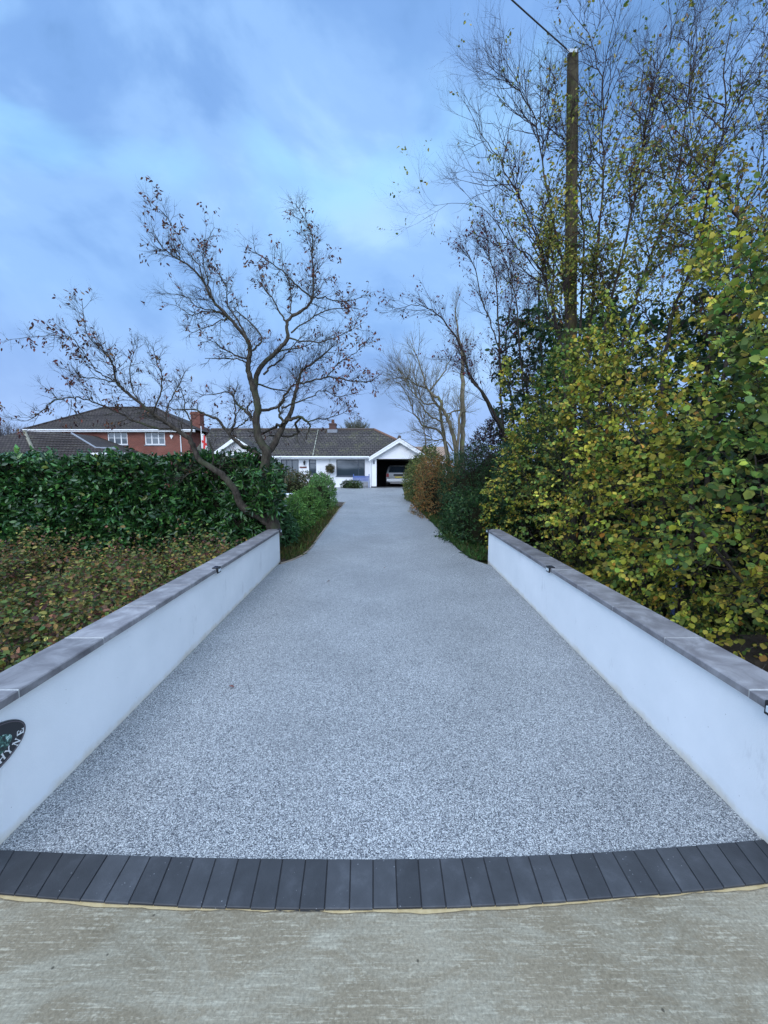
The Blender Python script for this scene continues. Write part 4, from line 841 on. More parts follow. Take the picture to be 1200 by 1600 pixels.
def lean_to():
    root = empty('brick_outbuilding', (P(60, 700, 31)[0], 31, ZH), 'single-storey building with low dark tiled hip roof in front of the brick house', 'outbuilding')
    A = P(38, 673.5, 33); B = P(112, 677, 33); Hh = P(60, 722, 29.5); Lf = P(-190, 722, 29.5); Rr = P(196, 722, 29.5); A2 = P(-70, 702, 33)
    zl = Hh[2]; Hh, Lf, Rr = [(p[0], p[1], zl) for p in (Hh, Lf, Rr)]
    r = MB()
    for pts in ([Hh, Rr, B, A], [Lf, Hh, A, (Lf[0] + 2.0, 33.0, A[2] * .35 + zl * .65)], [(Rr[0], 36, zl), (B[0], 35.9, B[2]), B, Rr][::-1]): r.quad(pts, slope_uv(pts))
    rf = r.build('roof', M['tile_brick'], root); rb = MB()
    for i in range(1, 12):
        f0 = i / 12; a = [Hh[k] + (A[k] - Hh[k]) * f0 for k in range(3)]; b_ = [Rr[k] + (B[k] - Rr[k]) * f0 for k in range(3)]; L2 = (Lf[0] + 2, 33, A[2] * .35 + zl * .65); c_ = [Lf[k] + (L2[k] - Lf[k]) * f0 for k in range(3)]
        rb.tube([a, b_], .028, 4); rb.tube([c_, a], .028, 4)
    rb.build('tile_course', M['tile_brick'], rf)
    h = MB(); h.tube([(A[0], A[1], A[2] + .02), (Hh[0], Hh[1], Hh[2] + .03)], .12, 6); h.build('hip_tiles', spotted('mossy_hip_tiles', (0.13, 0.12, 0.09), (0.24, 0.22, 0.16), 4), rf)
    h = MB(); h.tube([B, P(150, 700, 31.2), P(184, 701, 31.2)], .09, 6); h.build('flashing', M['lead'], rf)
    m_ = MB(); m_.box(Lf[0] + .4, Rr[0] - .4, 29.9, 35.8, ZH - .2, zl); m_.build('wall', M['brick'], root)
    m_ = MB(); m_.box(P(142, 706, 29.45)[0], P(198, 706, 29.45)[0], 29.40, 29.48, P(150, 713, 29.45)[2], P(150, 707.5, 29.45)[2]); m_.build('fascia', M['white_paint'], root)
lean_to()
def far_roof():
    Y = 42; a, b_ = P(640, 700, Y)[0], P(700, 700, Y)[0]; z0, z1 = P(650, 712, Y)[2], P(650, 695, Y)[2]
    root = empty('far_house', ((a + b_) / 2, Y, ZH), 'distant house with pale tan roof just right of the garage gable', 'house')
    m_ = MB(); m_.box(a, b_, Y, Y + 6, ZH - .2, z0); m_.build('wall', M['house_render'], root); r = MB(); pts = [(a - .3, Y - .3, z0), (b_ + .3, Y - .3, z0), (b_ + .3, Y + 3, z1), (a - .3, Y + 3, z1)]; r.quad(pts, slope_uv(pts)); pts = [(b_ + .3, Y + 6.3, z0), (a - .3, Y + 6.3, z0), (a - .3, Y + 3, z1), (b_ + .3, Y + 3, z1)]; r.quad(pts, slope_uv(pts))
    r.build('roof', tiles('tan_tiles', (0.30, 0.20, 0.14), (0.36, 0.25, 0.18), (0.25, 0.22, 0.15), mossamt=.3), root)
far_roof()
# flag on a short pole
def flag():
    Y = 22.0; x, _, zt = P(314, 668, Y); zb = zg(Y); root = empty('flagpole', (x, Y, zb), 'limp red and white flag on a pole behind the laurel hedge', 'flag')
    m_ = MB(); m_.tube([(x, Y, zb), (x, Y, zt)], [.035, .02], 8); m_.tube([(x, Y, zt), (x, Y, zt + .06)], .035, 8); m_.build('pole', M['white_paint'], root)
    fm = mat('flag_cloth', (0.8, 0.8, 0.8), .8); t, b = nodes(fm); v = oc(t, uv=True); s_ = N(t, 'ShaderNodeSeparateXYZ'); t.links.new(v, s_.inputs[0])
    cx_ = math_(t, 'COMPARE', s_.outputs['X'], .5, .10); cy_ = math_(t, 'COMPARE', s_.outputs['Y'], .5, .09); c = mixc(t, math_(t, 'MAXIMUM', cx_, cy_), (.75, .75, .75), (.55, .03, .03)); t.links.new(c, b.inputs['Base Color'])
    z1, z0 = P(314, 677, Y)[2], P(314, 707, Y)[2]; nu, nv = 14, 10; mb = MB(); g_ = [[None] * (nu + 1) for _ in range(nv + 1)]
    for i in range(nv + 1):
        for j in range(nu + 1):
            q = j / nu; h_ = i / nv; g_[i][j] = (x + .03 + q * .24 + .06 * math.sin(q * 22 + h_ * 2), Y + .07 * math.sin(q * 19 + 1) + .02, z1 - (1 - h_) * (z1 - z0) * .78 - q * .22 * (z1 - z0))
    for i in range(nv):
        for j in range(nu): mb.quad([g_[i][j], g_[i][j + 1], g_[i + 1][j + 1], g_[i + 1][j]], [(j / nu, i / nv), ((j + 1) / nu, i / nv), ((j + 1) / nu, (i + 1) / nv), (j / nu, (i + 1) / nv)])
    mb.build('flag_cloth', fm, root)
flag()
# white table with blue pot, wooden post, behind the bed
def garden_bits():
    Y = 15.5; x0, x1 = P(420, 775, Y)[0], P(463, 775, Y)[0]; zt = P(440, 771.5, Y)[2]; zb = zg(Y)
    root = empty('garden_table', ((x0 + x1) / 2, Y, zb), 'white garden table behind the green bushes left of the drive', 'table'); m_ = MB(); m_.box(x0, x1, Y - .4, Y + .4, zt - .04, zt, .005); m_.build('tabletop', M['white_paint'], root)
    m_ = MB(); m_.box(x0 + .06, x1 - .06, Y - .34, Y + .34, zt - .14, zt - .041); m_.build('apron', M['white_paint'], root)
    for a in (x0 + .05, x1 - .1):
        for b_ in (Y - .35, Y + .3): m_ = MB(); m_.box(a, a + .05, b_, b_ + .05, zb, zt - .141); m_.build('leg', M['white_paint'], root)
    px_ = P(444.5, 770, Y)[0]; m_ = MB(); m_.tube([(px_, Y - .2, zt), (px_, Y - .2, zt + .06), (px_, Y - .2, zt + .2), (px_, Y - .2, zt + .22), (px_, Y - .2, zt + .21), (px_, Y - .2, zt + .12)], [.08, .10, .125, .135, .11, .10], 14, True); tag(m_.build('flower_pot', M['turq'], None, True), 'turquoise blue glazed pot standing on the white garden table', 'pot')
    Y = 16.6; x = P(444, 750, Y)[0]; m_ = MB(); m_.box(x - .055, x + .055, Y - .055, Y + .055, zg(Y) - .1, P(444, 747, Y)[2], .012); tag(m_.build('wooden_post', M['wood']), 'short square weathered wooden post behind the white table', 'post')
garden_bits()
# ---------------------------------------------------------------- telegraph pole and wire
def pole():
    Y = 7.9; x, _, zt = P(895, 84, Y); xb = P(898, 700, Y)[0]; root = empty('telegraph_pole', (xb, Y, zg(Y)), 'tall mossy wooden telegraph pole rising among the trees on the right', 'telegraph pole')
    m_ = MB(); n = 14; pts = [(xb + (x - xb) * i / n, Y, zg(Y) - .3 + (zt - zg(Y) + .3) * i / n) for i in range(n + 1)]; rr = [.128 - .03 * i / n + .004 * math.sin(i * 2.1) for i in range(n + 1)]; m_.tube(pts, rr, 14); m_.build('pole', M['pole'], root, False)
    m_ = MB(); m_.box(x - .12, x + .02, Y - .13, Y - .095, zt - .1, zt - .04); m_.tube([(x - .12, Y - .11, zt - .07), (x - .17, Y - .13, zt - .05)], .012, 6); m_.build('wire_hook', M['steel'], root)
    a = Vector((x - .17, Y - .13, zt - .05)); b_ = Vector((-13.0, -5.2, 8.0)); q = Gd = None
    t0 = ray(800, 0); 
    # the wire leaves towards a pole across the road, behind the camera on the left
    zz = zt - .25; t_ = (zz - H) / t0[2]; mid = Vector((t0[0] * t_, t0[1] * t_, zz)); d = (mid - a); pts = [a + d * s_ + Vector((0, 0, -.018 * s_ * 0)) for s_ in np.linspace(0, 9, 40)]
    pts = [Vector((p.x, p.y, a.z - .05 * 0 + (mid.z - a.z) * s_ + 0.01 * s_ * (s_ - 1))) for p, s_ in zip(pts, np.linspace(0, 9, 40))]
    m_ = MB(); m_.tube(pts, .011, 6); tag(m_.build('overhead_wire', M['cable']), 'single black overhead wire running up left from the pole top', 'wire')
pole()
# ================================================================ PLANTING, LEFT
LAUREL = [((.026, .085, .020), 5), ((.045, .125, .028), 3), ((.075, .165, .035), 1.3), ((.016, .05, .018), 3.5), ((.16, .19, .04), .12)]
def laurel():
    x0, x1 = -9.5, -2.42; y0, y1 = 7.75, 9.0; zt = 1.94
    root = empty('laurel_hedge', ((x0 + x1) / 2, y0 + .5, 0), 'long dense dark green laurel hedge with flat top behind the left wall', 'hedge')
    n = 6200; u = rng.uniform(x0, x1, n); zz = rng.uniform(-.15, 1, n); zz = np.where(rng.random(n) < .08, 1.0, zz); z = zz * (zt - .0)
    lv = np.column_stack([u, zz * 2, np.zeros(n)]); bul = .16 * lump(lv, 1.5) + .09 * lump(lv, 3.3, 2.0); y = y0 + .16 - bul + rng.uniform(-.06, .22, n); edge_ = np.clip((z - (zt - .35)) / .35, 0, 1); y += edge_ ** 2 * .3
    pos = np.column_stack([u, y, z]); out = np.column_stack([rng.normal(0, .2, n), -np.ones(n) * (1 - edge_ * .6), .25 + edge_ * .9])
    # top and right end
    n2 = 2600; pt = np.column_stack([rng.uniform(x0, x1, n2), rng.uniform(y0 + .1, y1, n2), np.zeros(n2)]); pt[:, 2] = zt + .05 * np.sin(pt[:, 0] * 3) + np.maximum(0, rng.normal(-.12, .12, n2)) + .05 * lump(pt * 2, 2.2) + rng.uniform(-.1, .10, n2)
    o2 = np.column_stack([rng.normal(0, .3, n2), -.4 * np.ones(n2), np.ones(n2)])
    n3 = 900; pe = np.column_stack([x1 + rng.uniform(-.2, .08, n3), rng.uniform(y0 + .1, y1, n3), rng.uniform(0, zt, n3)]); o3 = np.column_stack([np.ones(n3), -.2 * np.ones(n3), .3 * np.ones(n3)])
    sprays(np.vstack([pos, pt, pe]), np.vstack([out, o2, o3]), 6, .18, .115, .052, LAUREL, 'foliage', M['leaf_gloss'], root, 'oval', droop=.05, jit=.22, clump_col=.28, stems=.0035)
    # dark core, coloured to stand in for shade inside the hedge
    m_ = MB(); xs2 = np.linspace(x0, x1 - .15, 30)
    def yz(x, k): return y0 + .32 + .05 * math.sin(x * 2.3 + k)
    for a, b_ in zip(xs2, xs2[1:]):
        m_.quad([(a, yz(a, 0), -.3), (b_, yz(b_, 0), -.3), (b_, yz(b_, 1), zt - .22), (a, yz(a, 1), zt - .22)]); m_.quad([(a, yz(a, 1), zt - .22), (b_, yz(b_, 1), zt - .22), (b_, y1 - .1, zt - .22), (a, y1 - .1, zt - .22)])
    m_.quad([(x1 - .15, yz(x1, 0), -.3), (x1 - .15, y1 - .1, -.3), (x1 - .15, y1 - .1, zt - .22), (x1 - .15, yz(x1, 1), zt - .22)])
    m_.build('shade_core', M['shade_fill'], root)
laurel()
# looser laurel/rhododendron at the tree
bush('rhododendron', (-2.78, 7.92, 0.0), (.50, .42, 2.05), 900, 6, .22, .16, .045, LAUREL, 'loose long-leaved evergreen shrub at the right end of the laurel hedge', m=M['leaf_gloss'], shape='long', seed=1.0, lumps=.12, inner=.5)
def rhodo_front():
    t_ = next(o for o in bpy.data.objects if o.name == 'rhododendron'); n = 150; px = rng.uniform(392, 436, n); py = rng.uniform(733, 803, n); yy_ = rng.uniform(7.28, 7.5, n); pos = np.array([P(a, b_, c_) for a, b_, c_ in zip(px, py, yy_)])
    st = []; sprays(pos, np.tile([.3, -.6, .4], (n, 1)), 6, .2, .15, .042, LAUREL, 'foliage', M['leaf_gloss'], t_, 'long', collect=st, stems=.004)
    st.append(grow((-2.85, 7.7, .6), (.5, -.25, .9), 1.0, .015, 6, .08, .02) + (5,)); tubes('stems', st, M['bark_dark'], t_)
rhodo_front()
# brambles and seedlings in the ditch behind the left wall
def brambles():
    n = 2900; x = -2.15 - rng.random(n) ** 1.1 * 6.5; y = rng.uniform(2.1, 7.6, n); top = -.36 + .42 * np.clip((y - 2.4) / 3.6, 0, 1) + rng.normal(.12, .17, n) + .36 * lump(np.column_stack([x, y, 0 * x]), 1.5, .6) + .22 * lump(np.column_stack([x, y, 0 * x]), 3.9, 2.2); top = top + np.where(rng.random(n) < .14, rng.uniform(.12, .36, n), 0); base = -.48 - .30 * np.clip(1 - (y - 2) / 3, 0, 1)
    keep = (x > -1.25 * y - 1.2) & (lump(np.column_stack([x, y, 0 * x + .3]), 2.9, 1.2) + rng.normal(0, .25, n) > -.22); x, y, top, base = x[keep], y[keep], top[keep], base[keep]; n = len(x)
    polys = []; P_, D_ = [], []
    for i in range(n):
        q, rq = grow((x[i], y[i], base[i]), (rng.normal(0, .22), rng.normal(0, .22), 1), max(.15, top[i] - base[i] + .1), .0035, 5, .09, .03); polys.append((q, rq, 3))
        k = 26; tt = np.sort(rng.uniform(.35, 1, k) ** .7) * (len(q) - 1.001); ii = tt.astype(int); fr = (tt - ii)[:, None]; pp = q[ii] * (1 - fr) + q[ii + 1] * fr
        a = rng.uniform(0, 6.28, k); dd = np.column_stack([np.cos(a), np.sin(a), rng.normal(.1, .35, k)]); P_.append(pp + dd * rng.uniform(.0, .09, (k, 1))); D_.append(dd)
    Pp = np.vstack(P_); Dd = np.vstack(D_); m_ = len(Pp); L_ = rng.uniform(.032, .070, m_); nr = rand_unit(m_) * .9 + [.2, -.8, .45]
    root = tag(bpy.data.objects.new('bramble_thicket', None), kind='stuff'); C.objects.link(root); root.location = (-4, 4.5, -.4)
    root['label'] = 'tangle of yellowing brambles and leafy stems behind the left wall'; root['category'] = 'brambles'
    cc = palette(m_, [((.12, .145, .035), 4), ((.24, .19, .05), 2.4), ((.06, .10, .03), 3.5), ((.20, .10, .05), 2.4), ((.36, .27, .07), .6), ((.10, .055, .04), 2.2)], .3)
    leaves('foliage', Pp, Dd, nr, L_, L_ * .62, cc, M['leaf'], root, 'oval'); tubes('stems', polys, M['bark_dark'], root)
brambles()
# ---------------------------------------------------------------- left tree
def left_tree():
    Y = 7.65; root = empty('leaning_tree', P(428, 826, Y), 'nearly bare gnarled tree with curved trunk and a limb leaning left over the hedge', 'tree')
    def T(pts, dy=0.0, dy2=None): 
        dy2 = dy if dy2 is None else dy2; n = len(pts); return [(a, b_, Y + dy + (dy2 - dy) * i / (n - 1), r_) for i, (a, b_, r_) in enumerate(pts)]
    big = [T([(429, 838, 15), (424, 812, 11.5), (418, 790, 10), (414, 760, 9), (413, 732, 8.6), (417, 707, 8.6), (410, 696, 7.5), (403, 680, 7), (400, 660, 6.6), (403, 636, 6.4), (398, 612, 6), (392, 595, 5), (388, 580, 4.6), (389, 560, 4.2), (391, 545, 3.8), (383, 526, 3.3), (356, 495, 2.7), (332, 468, 2.3), (319, 442, 2), (304, 422, 1.6), (277, 404, 1.2), (255, 387, .9), (237, 363, .5)], 0, -.7),
           T([(416, 710, 6.5), (430, 691, 6), (438, 675, 5.4), (445, 660, 4.6), (453, 649, 4), (458, 630, 3.6), (463, 610, 3), (468, 592, 2.4), (474, 578, 2), (499, 560, 1.5), (520, 541, 1)], 0, .8),
           T([(399, 612, 5), (400, 592, 4.6), (408, 572, 4.2), (426, 555, 3.8), (440, 540, 3.5), (450, 528, 3.2), (448, 510, 2.8), (452, 498, 2.6), (474, 484, 2.3), (488, 466, 2), (489, 440, 1.5), (490, 420, 1.3), (487, 398, 1.1), (489, 380, .9), (484, 358, .7), (462, 318, .4)], 0, .3),
           T([(425, 822, 10), (412, 811, 8.6), (399, 803, 8), (385, 797, 7.6), (376, 788, 7.2), (371, 775, 6.6), (366, 764, 6.2), (350, 745, 6), (331, 731, 5.5), (313, 720, 5.2), (304, 703, 4.8), (296, 687, 4.4), (278, 673, 4), (259, 660, 3.5), (238, 645, 3.1), (217, 629, 2.7), (199, 614, 2.4), (182, 597, 2), (178, 577, 1.7), (171, 560, 1.4), (152, 540, 1), (134, 517, .7), (128, 470, .4)], -.05, -1.3)]
    mid = [T([(424, 464, 1.1), (402, 438, .6)], .1), T([(450, 505, 2), (440, 492, 1.6), (430, 475, 1.3), (424, 464, 1.1), (412, 450, .8), (402, 436, .5)], .2, .4),
           T([(488, 466, 1.7), (466, 448, 1.4), (446, 428, 1.1), (420, 408, .8), (400, 394, .5), (396, 378, .4)], .3, -.2), T([(474, 484, 1.7), (455, 490, 1.2), (454, 472, 1.1), (454, 448, .9), (442, 420, .6), (440, 380, .4)], .2, .5),
           T([(488, 466, 1.5), (504, 464, 1.2), (520, 470, 1), (550, 470, .7), (572, 460, .4)], .3, .7), T([(455, 520, 1.7), (470, 508, 1.4), (500, 490, 1.1), (530, 482, .8), (560, 482, .5)], .1, .6), T([(450, 528, 1.8), (475, 533, 1.3), (505, 534, 1), (540, 520, .7), (565, 505, .4)], .1, -.4),
           T([(404, 640, 3), (420, 640, 2.8), (432, 637, 2.5), (445, 620, 2.2), (455, 605, 1.9), (474, 598, 1.7), (499, 592, 1.6), (514, 589, 1.5), (537, 593, 1.2), (560, 596, 1), (578, 596, .8), (599, 580, .5)], .0, -.6),
           T([(510, 590, 1.3), (522, 574, 1.1), (536, 562, 1), (553, 553, .8), (566, 540, .6), (578, 527, .4)], -.3, -.5), T([(440, 637, 1.9), (464, 628, 1.5), (487, 620, 1.1), (503, 610, .9), (530, 620, .7), (560, 612, .4)], .1, -.4),
           T([(443, 662, 3), (437, 648, 2.3), (437, 635, 1.8), (448, 620, 1.3)], .1, .4), T([(447, 658, 3.2), (460, 653, 3), (472, 653, 2.5), (482, 662, 2), (483, 672, 1.5), (478, 687, .8)], .1, .2),
           T([(441, 664, 3), (428, 668, 2.6), (415, 674, 2), (402, 678, 1.2), (385, 672, .8)], .1, .8), T([(470, 652, 2.2), (462, 664, 2.4), (466, 676, 2.2), (450, 681, 1.8), (420, 680, 1.4)], .3, .5), T([(480, 660, 1.4), (500, 655, 1.1), (525, 650, .7), (545, 640, .4)], .1, .4),
           T([(398, 660, 3.2), (391, 650, 2.8), (382, 641, 2.3), (370, 629, 1.8), (364, 617, 1.4), (350, 612, 1.1), (327, 617, .7), (300, 612, .4)], -.1, .4), T([(392, 651, 2), (386, 638, 1.7), (393, 630, 1.2), (402, 628, .8)], -.1, 0),
           T([(408, 716, 5), (392, 704, 4.5), (372, 692, 3.8), (360, 680, 3.4), (352, 669, 3), (337, 654, 2.5), (317, 646, 2), (302, 640, 1.5), (273, 640, 1), (250, 632, .6)], .1, .9), T([(358, 678, 2.2), (366, 660, 1.9), (368, 644, 1.5), (366, 621, 1.1), (372, 600, .7)], .3, .7), T([(362, 672, 1.5), (378, 662, 1.2), (392, 648, .8)], .3, .2),
           T([(182, 597, 1.5), (165, 588, 1.2), (152, 580, 1), (140, 566, .9), (130, 551, .8), (117, 532, .7), (100, 525, .6), (71, 525, .5), (45, 527, .4), (7, 532, .25)], -1.2, -1.8), T([(178, 596, 1.1), (152, 592, .9), (132, 589, .7), (121, 584, .6), (110, 569, .4)], -1.2, -1.3),
           T([(278, 673, 2.2), (240, 668, 2.1), (205, 655, 1.9), (165, 636, 1.6), (139, 625, 1.3), (120, 622, 1.2), (102, 622, 1.1), (82, 627, 1), (67, 642, .8), (43, 657, .6), (25, 655, .5), (8, 651, .3)], -.7, -1.7), T([(144, 626, .9), (141, 612, .8), (130, 601, .7), (118, 590, .6), (108, 578, .4)], -1.3, -1.5), T([(111, 624, .7), (111, 640, .5), (109, 648, .3)], -1.5),
           T([(238, 646, 1.6), (250, 620, 1.3), (253, 590, 1), (245, 565, .8), (238, 540, .4)], -1, -1.3), T([(217, 630, 1.3), (205, 600, 1), (203, 570, .7), (215, 540, .4)], -1.1, -.8), T([(296, 690, 2), (300, 665, 1.6), (290, 640, 1.2), (285, 615, .8), (275, 590, .4)], -.6, -.3), T([(259, 662, 1.6), (262, 635, 1.2), (275, 610, .9), (290, 580, .5)], -.8, -.5),
           T([(331, 730, 2), (334, 714, 1.4), (331, 700, .9), (327, 688, .5)], -.3), T([(340, 738, 1.4), (348, 728, .9), (352, 715, .5)], -.3, -.4), T([(322, 727, 1.0), (300, 738, .7), (275, 748, .4)], -.3, -.6),
           T([(356, 495, 1.8), (340, 488, 1.4), (318, 487, 1.1), (300, 492, .8), (275, 478, .5), (252, 472, .3)], -.5, -.4), T([(350, 490, 1.6), (330, 484, 1.2), (310, 480, .9), (286, 462, .6), (240, 457, .3)], -.5, -.9), T([(332, 468, 1.7), (325, 440, 1.3), (318, 415, .9), (318, 392, .6), (322, 360, .3)], -.6, -.4), T([(319, 442, 1.3), (310, 415, 1), (295, 395, .7), (280, 375, .6), (262, 340, .5), (240, 320, .35), (231, 308, .3)], -.6, -.9),
           T([(385, 528, 2), (372, 500, 1.6), (356, 478, 1.3), (354, 450, 1), (340, 425, .8), (320, 395, .5), (335, 355, .3)], -.3, .1), T([(391, 548, 2), (404, 540, 1.7), (408, 528, 1.5), (398, 510, 1.3), (380, 495, 1), (365, 480, .7)], -.3, .3), T([(356, 496, 1.2), (350, 500, 1), (325, 510, .8), (300, 520, .5)], -.5, -.9), T([(389, 562, 1.8), (372, 557, 1.4), (350, 545, 1.1), (338, 537, .8), (325, 530, .4)], -.3, -.7), T([(388, 568, 1.5), (375, 562, 1.2), (350, 560, 1), (320, 560, .5)], -.2, -.5),
           T([(408, 572, 2), (418, 560, 1.7), (430, 552, 1.4), (455, 545, 1.1), (480, 540, .8), (505, 520, .4)], .1, .7), T([(412, 585, 2), (424, 572, 1.7), (440, 560, 1.4), (455, 545, 1), (478, 520, .6)], .3, .9), T([(400, 600, 1.8), (425, 607, 1.4), (450, 612, 1)], .1, .4)]
    big = [[(a, b_, y_, r_ * .84) for a, b_, y_, r_ in q] for q in big]; mid = [[(a, b_, y_, r_ * .8) for a, b_, y_, r_ in q] for q in mid]
    polys = []; bm_ = mains(big, polys, 9); thick = list(polys); polys2 = []; mm_ = mains(mid, polys2, 6, wob=.010); tips = []; twigs = []
    for pts, rad in bm_:
        n_ = len(pts); i0 = int(n_ * .52); sprout(twigs, tips, pts[i0:], rad[i0:], 62, .62, .75, .15, .05, .0062, 3, 4, 0, 1, 3, .55)
    for pts, rad in mm_:
        l = np.linalg.norm(np.diff(pts, axis=0), axis=1).sum(); sprout(twigs, tips, pts, rad, max(4, int(l * 13)), .46, .75, .16, .06, .0054, 3, 4, .15, 1, 3, .55)
    tubes('trunk', thick, M['bark_left'], root); tubes('branches', polys2 + twigs, M['bark_left'], root)
    rr_ = rng.permutation(len(tips)); tp = [tips[i] for i in rr_]
    # clusters hold on at the outer twigs
    z = np.array([p[0][2] for p in tips]); x = np.array([p[0][0] for p in tips]); sc_ = (z > np.percentile(z, 80)) * .06 + (x < np.percentile(x, 12)) * .07 + (x > np.percentile(x, 90)) * .10 + .03
    kk = [tips[i] for i in range(len(tips)) if rng.random() < sc_[i] * .6]
    tip_leaves('leaves', kk, 6, .064, .027, [((.11, .038, .032), 4), ((.17, .055, .035), 2), ((.07, .032, .03), 3), ((.18, .10, .045), 1.5)], M['leaf'], root, spread=.028, droop=.8)
    print('left tree twigs', len(twigs), 'tips', len(tips))
left_tree()
# ---------------------------------------------------------------- planting bed left of the drive
GREEN = [((.10, .20, .04), 5), ((.14, .27, .06), 3), ((.06, .14, .035), 3), ((.18, .22, .08), .5)]
def at_px(px, Y): return (P(px, 800, Y)[0], Y, zg(Y))
bush('green_shrub', at_px(452, 10.2), (.55, .95, .86), 1100, 7, .20, .10, .026, GREEN, 'leafy bright green shrub nearest the far end of the left wall', 'shrub', 'green shrubs in the bed left of the drive', shape='long', seed=.5, droop=.2)
bush('green_shrub', at_px(440, 8.8), (.30, .55, .76), 520, 7, .16, .09, .028, [((.04, .10, .04), 4), ((.06, .14, .05), 3)], 'small blue-green shrub touching the far end of the left wall', 'shrub', 'green shrubs in the bed left of the drive', shape='long', seed=2.5, droop=.1)
bush('green_shrub', at_px(480, 12.6), (.56, 1.1, 1.05), 1100, 7, .18, .075, .026, GREEN, 'middle green shrub in the bed between two other shrubs', 'shrub', 'green shrubs in the bed left of the drive', shape='oval', seed=3.5)
bush('green_shrub', at_px(500, 15.4), (.66, .9, 1.35), 1300, 7, .15, .06, .024, [((.11, .23, .06), 5), ((.16, .30, .09), 3), ((.07, .15, .05), 2)], 'tall rounded pale green shrub at the far end of the bed', 'shrub', 'green shrubs in the bed left of the drive', shape='oval', seed=4.5)
bush('bronze_shrub', at_px(458, 18.5), (1.0, .9, 1.5), 700, 6, .2, .09, .04, [((.10, .12, .04), 4), ((.16, .10, .05), 2), ((.06, .08, .03), 3)], 'olive and bronze leaved shrub in front of the dark front door', seed=5.0)
bush('bronze_shrub', at_px(497, 21.5), (1.0, .8, 1.25), 600, 6, .2, .09, .04, [((.06, .09, .035), 4), ((.14, .09, .05), 2), ((.07, .10, .04), 3)], 'dark rounded shrub under the narrow window of the bungalow', seed=6.0)
bush('clipped_shrub', (BX(541, 26.6), 26.6, ZH), (.42, .35, .5), 320, 6, .12, .05, .03, [((.03, .06, .025), 4), ((.05, .08, .03), 2)], 'small dark clipped shrub left of its brighter neighbour by the bungalow', 'shrub', 'clipped shrubs under the picture window', seed=1.2)
bush('clipped_shrub', (BX(553, 26.4), 26.4, ZH), (.60, .4, .58), 420, 6, .12, .05, .03, [((.06, .10, .035), 4), ((.09, .13, .045), 2)], 'small rounded olive green shrub in front of the blue bench', 'shrub', 'clipped shrubs under the picture window', seed=2.2)
# low weeds and grass in the bed
def blades(name, pts, h, wd, pal, label, cat):
    root = tag(bpy.data.objects.new(name, None), label, cat, kind='stuff'); C.objects.link(root); n = len(pts); d = np.column_stack([rng.normal(0, .45, n), rng.normal(0, .45, n), np.ones(n)])
    leaves('blades', pts, d, rand_unit(n) * [1, 1, .2], h * rng.uniform(.5, 1.2, n), wd, palette(n, pal, .25), M['leaf'], root, 'blade', curl=.4); return root
pts = []
for _ in range(9000):
    y = rng.uniform(7.5, 15.8); x = xl(y) - .05 - rng.random() ** 1.2 * 1.3
    if rng.random() < np.exp(-(y - 7.5) / 5): pts.append((x, y, zg(y) + .01))
blades('weeds', np.array(pts), .17, .012, [((.13, .15, .04), 3), ((.08, .12, .03), 3), ((.16, .12, .05), 2)], 'tufts of yellowing grass and weeds in the bed beside the timber edging', 'weeds')
# leaf litter on the bed
n = 900; y = rng.uniform(7.5, 16.5, n); x = np.array([xl(q) - .04 - rng.random() * .8 for q in y]); p = np.column_stack([x, y, [zg(q) + .03 for q in y]])
root = tag(bpy.data.objects.new('leaf_litter', None), 'scatter of dead brown leaves on the soil of the left bed', 'leaf litter', kind='stuff'); C.objects.link(root)
leaves('dead_leaves', p, rand_unit(n) * [1, 1, .2], rand_unit(n) * .3 + [0, 0, 1], rng.uniform(.03, .07, n), .03, palette(n, [((.13, .07, .035), 3), ((.08, .045, .03), 3), ((.22, .15, .07), 1)]), M['leaf'], root)
# ================================================================ PLANTING, RIGHT
bush('golden_shrub', (P(652, 780, 17.5)[0] + .50, 18.9, zg(18.5)), (1.0, 2.4, 2.35), 2600, 6, .2, .085, .04, [((.10, .13, .035), 4), ((.16, .17, .05), 2), ((.07, .09, .03), 3), ((.22, .17, .05), 1)], 'tall olive green shrub at the drive edge beside the garage', seed=1.1)
bush('amber_shrub', (P(680, 780, 13.8)[0] + .25, 14.4, zg(14)), (.98, 2.1, 2.2), 3000, 6, .18, .06, .026, [((.24, .10, .03), 4), ((.15, .12, .04), 3), ((.30, .15, .04), 1.6), ((.09, .08, .03), 3)], 'orange-brown autumn shrub between the olive shrub and the dark conifer', seed=2.6)
bush('dark_conifer', (P(722, 800, 11.6)[0] + .22, 11.6, zg(11.6)), (.95, 1.2, 2.45), 3000, 8, .17, .05, .012, [((.018, .052, .020), 5), ((.028, .075, .026), 3), ((.05, .11, .03), 1.2)], 'very dark green bushy conifer beside the drive', seed=3.3, shape='long', lumps=.14, cat='conifer')
bush('purple_shrub', (P(762, 780, 10.8)[0] + .55, 12.8, zg(12.8)), (1.05, 1.1, 3.1), 3000, 6, .17, .06, .032, [((.045, .018, .028), 4), ((.075, .03, .04), 2), ((.05, .055, .03), 2), ((.03, .02, .02), 2)], 'dark purple leaved shrub rising behind the conifer', seed=4.4)
bush('ivy_shrub', (P(740, 850, 9.2)[0] + .25, 9.6, zg(9)), (.95, 1.3, 1.35), 1900, 6, .16, .055, .036, [((.018, .048, .016), 4), ((.03, .075, .022), 3), ((.07, .11, .035), 1)], 'low dark green leafy shrub at the far end of the right wall', seed=5.5)
bush('evergreen_shrub', (P(822, 740, 9.6)[0] + .45, 9.9, zg(9)), (1.1, 1.2, 3.1), 2600, 6, .17, .062, .034, [((.028, .07, .035), 5), ((.045, .10, .04), 3), ((.12, .13, .03), .8)], 'tall blue-green evergreen shrub between the purple shrub and the yellow hazels', seed=6.6)
pts = []
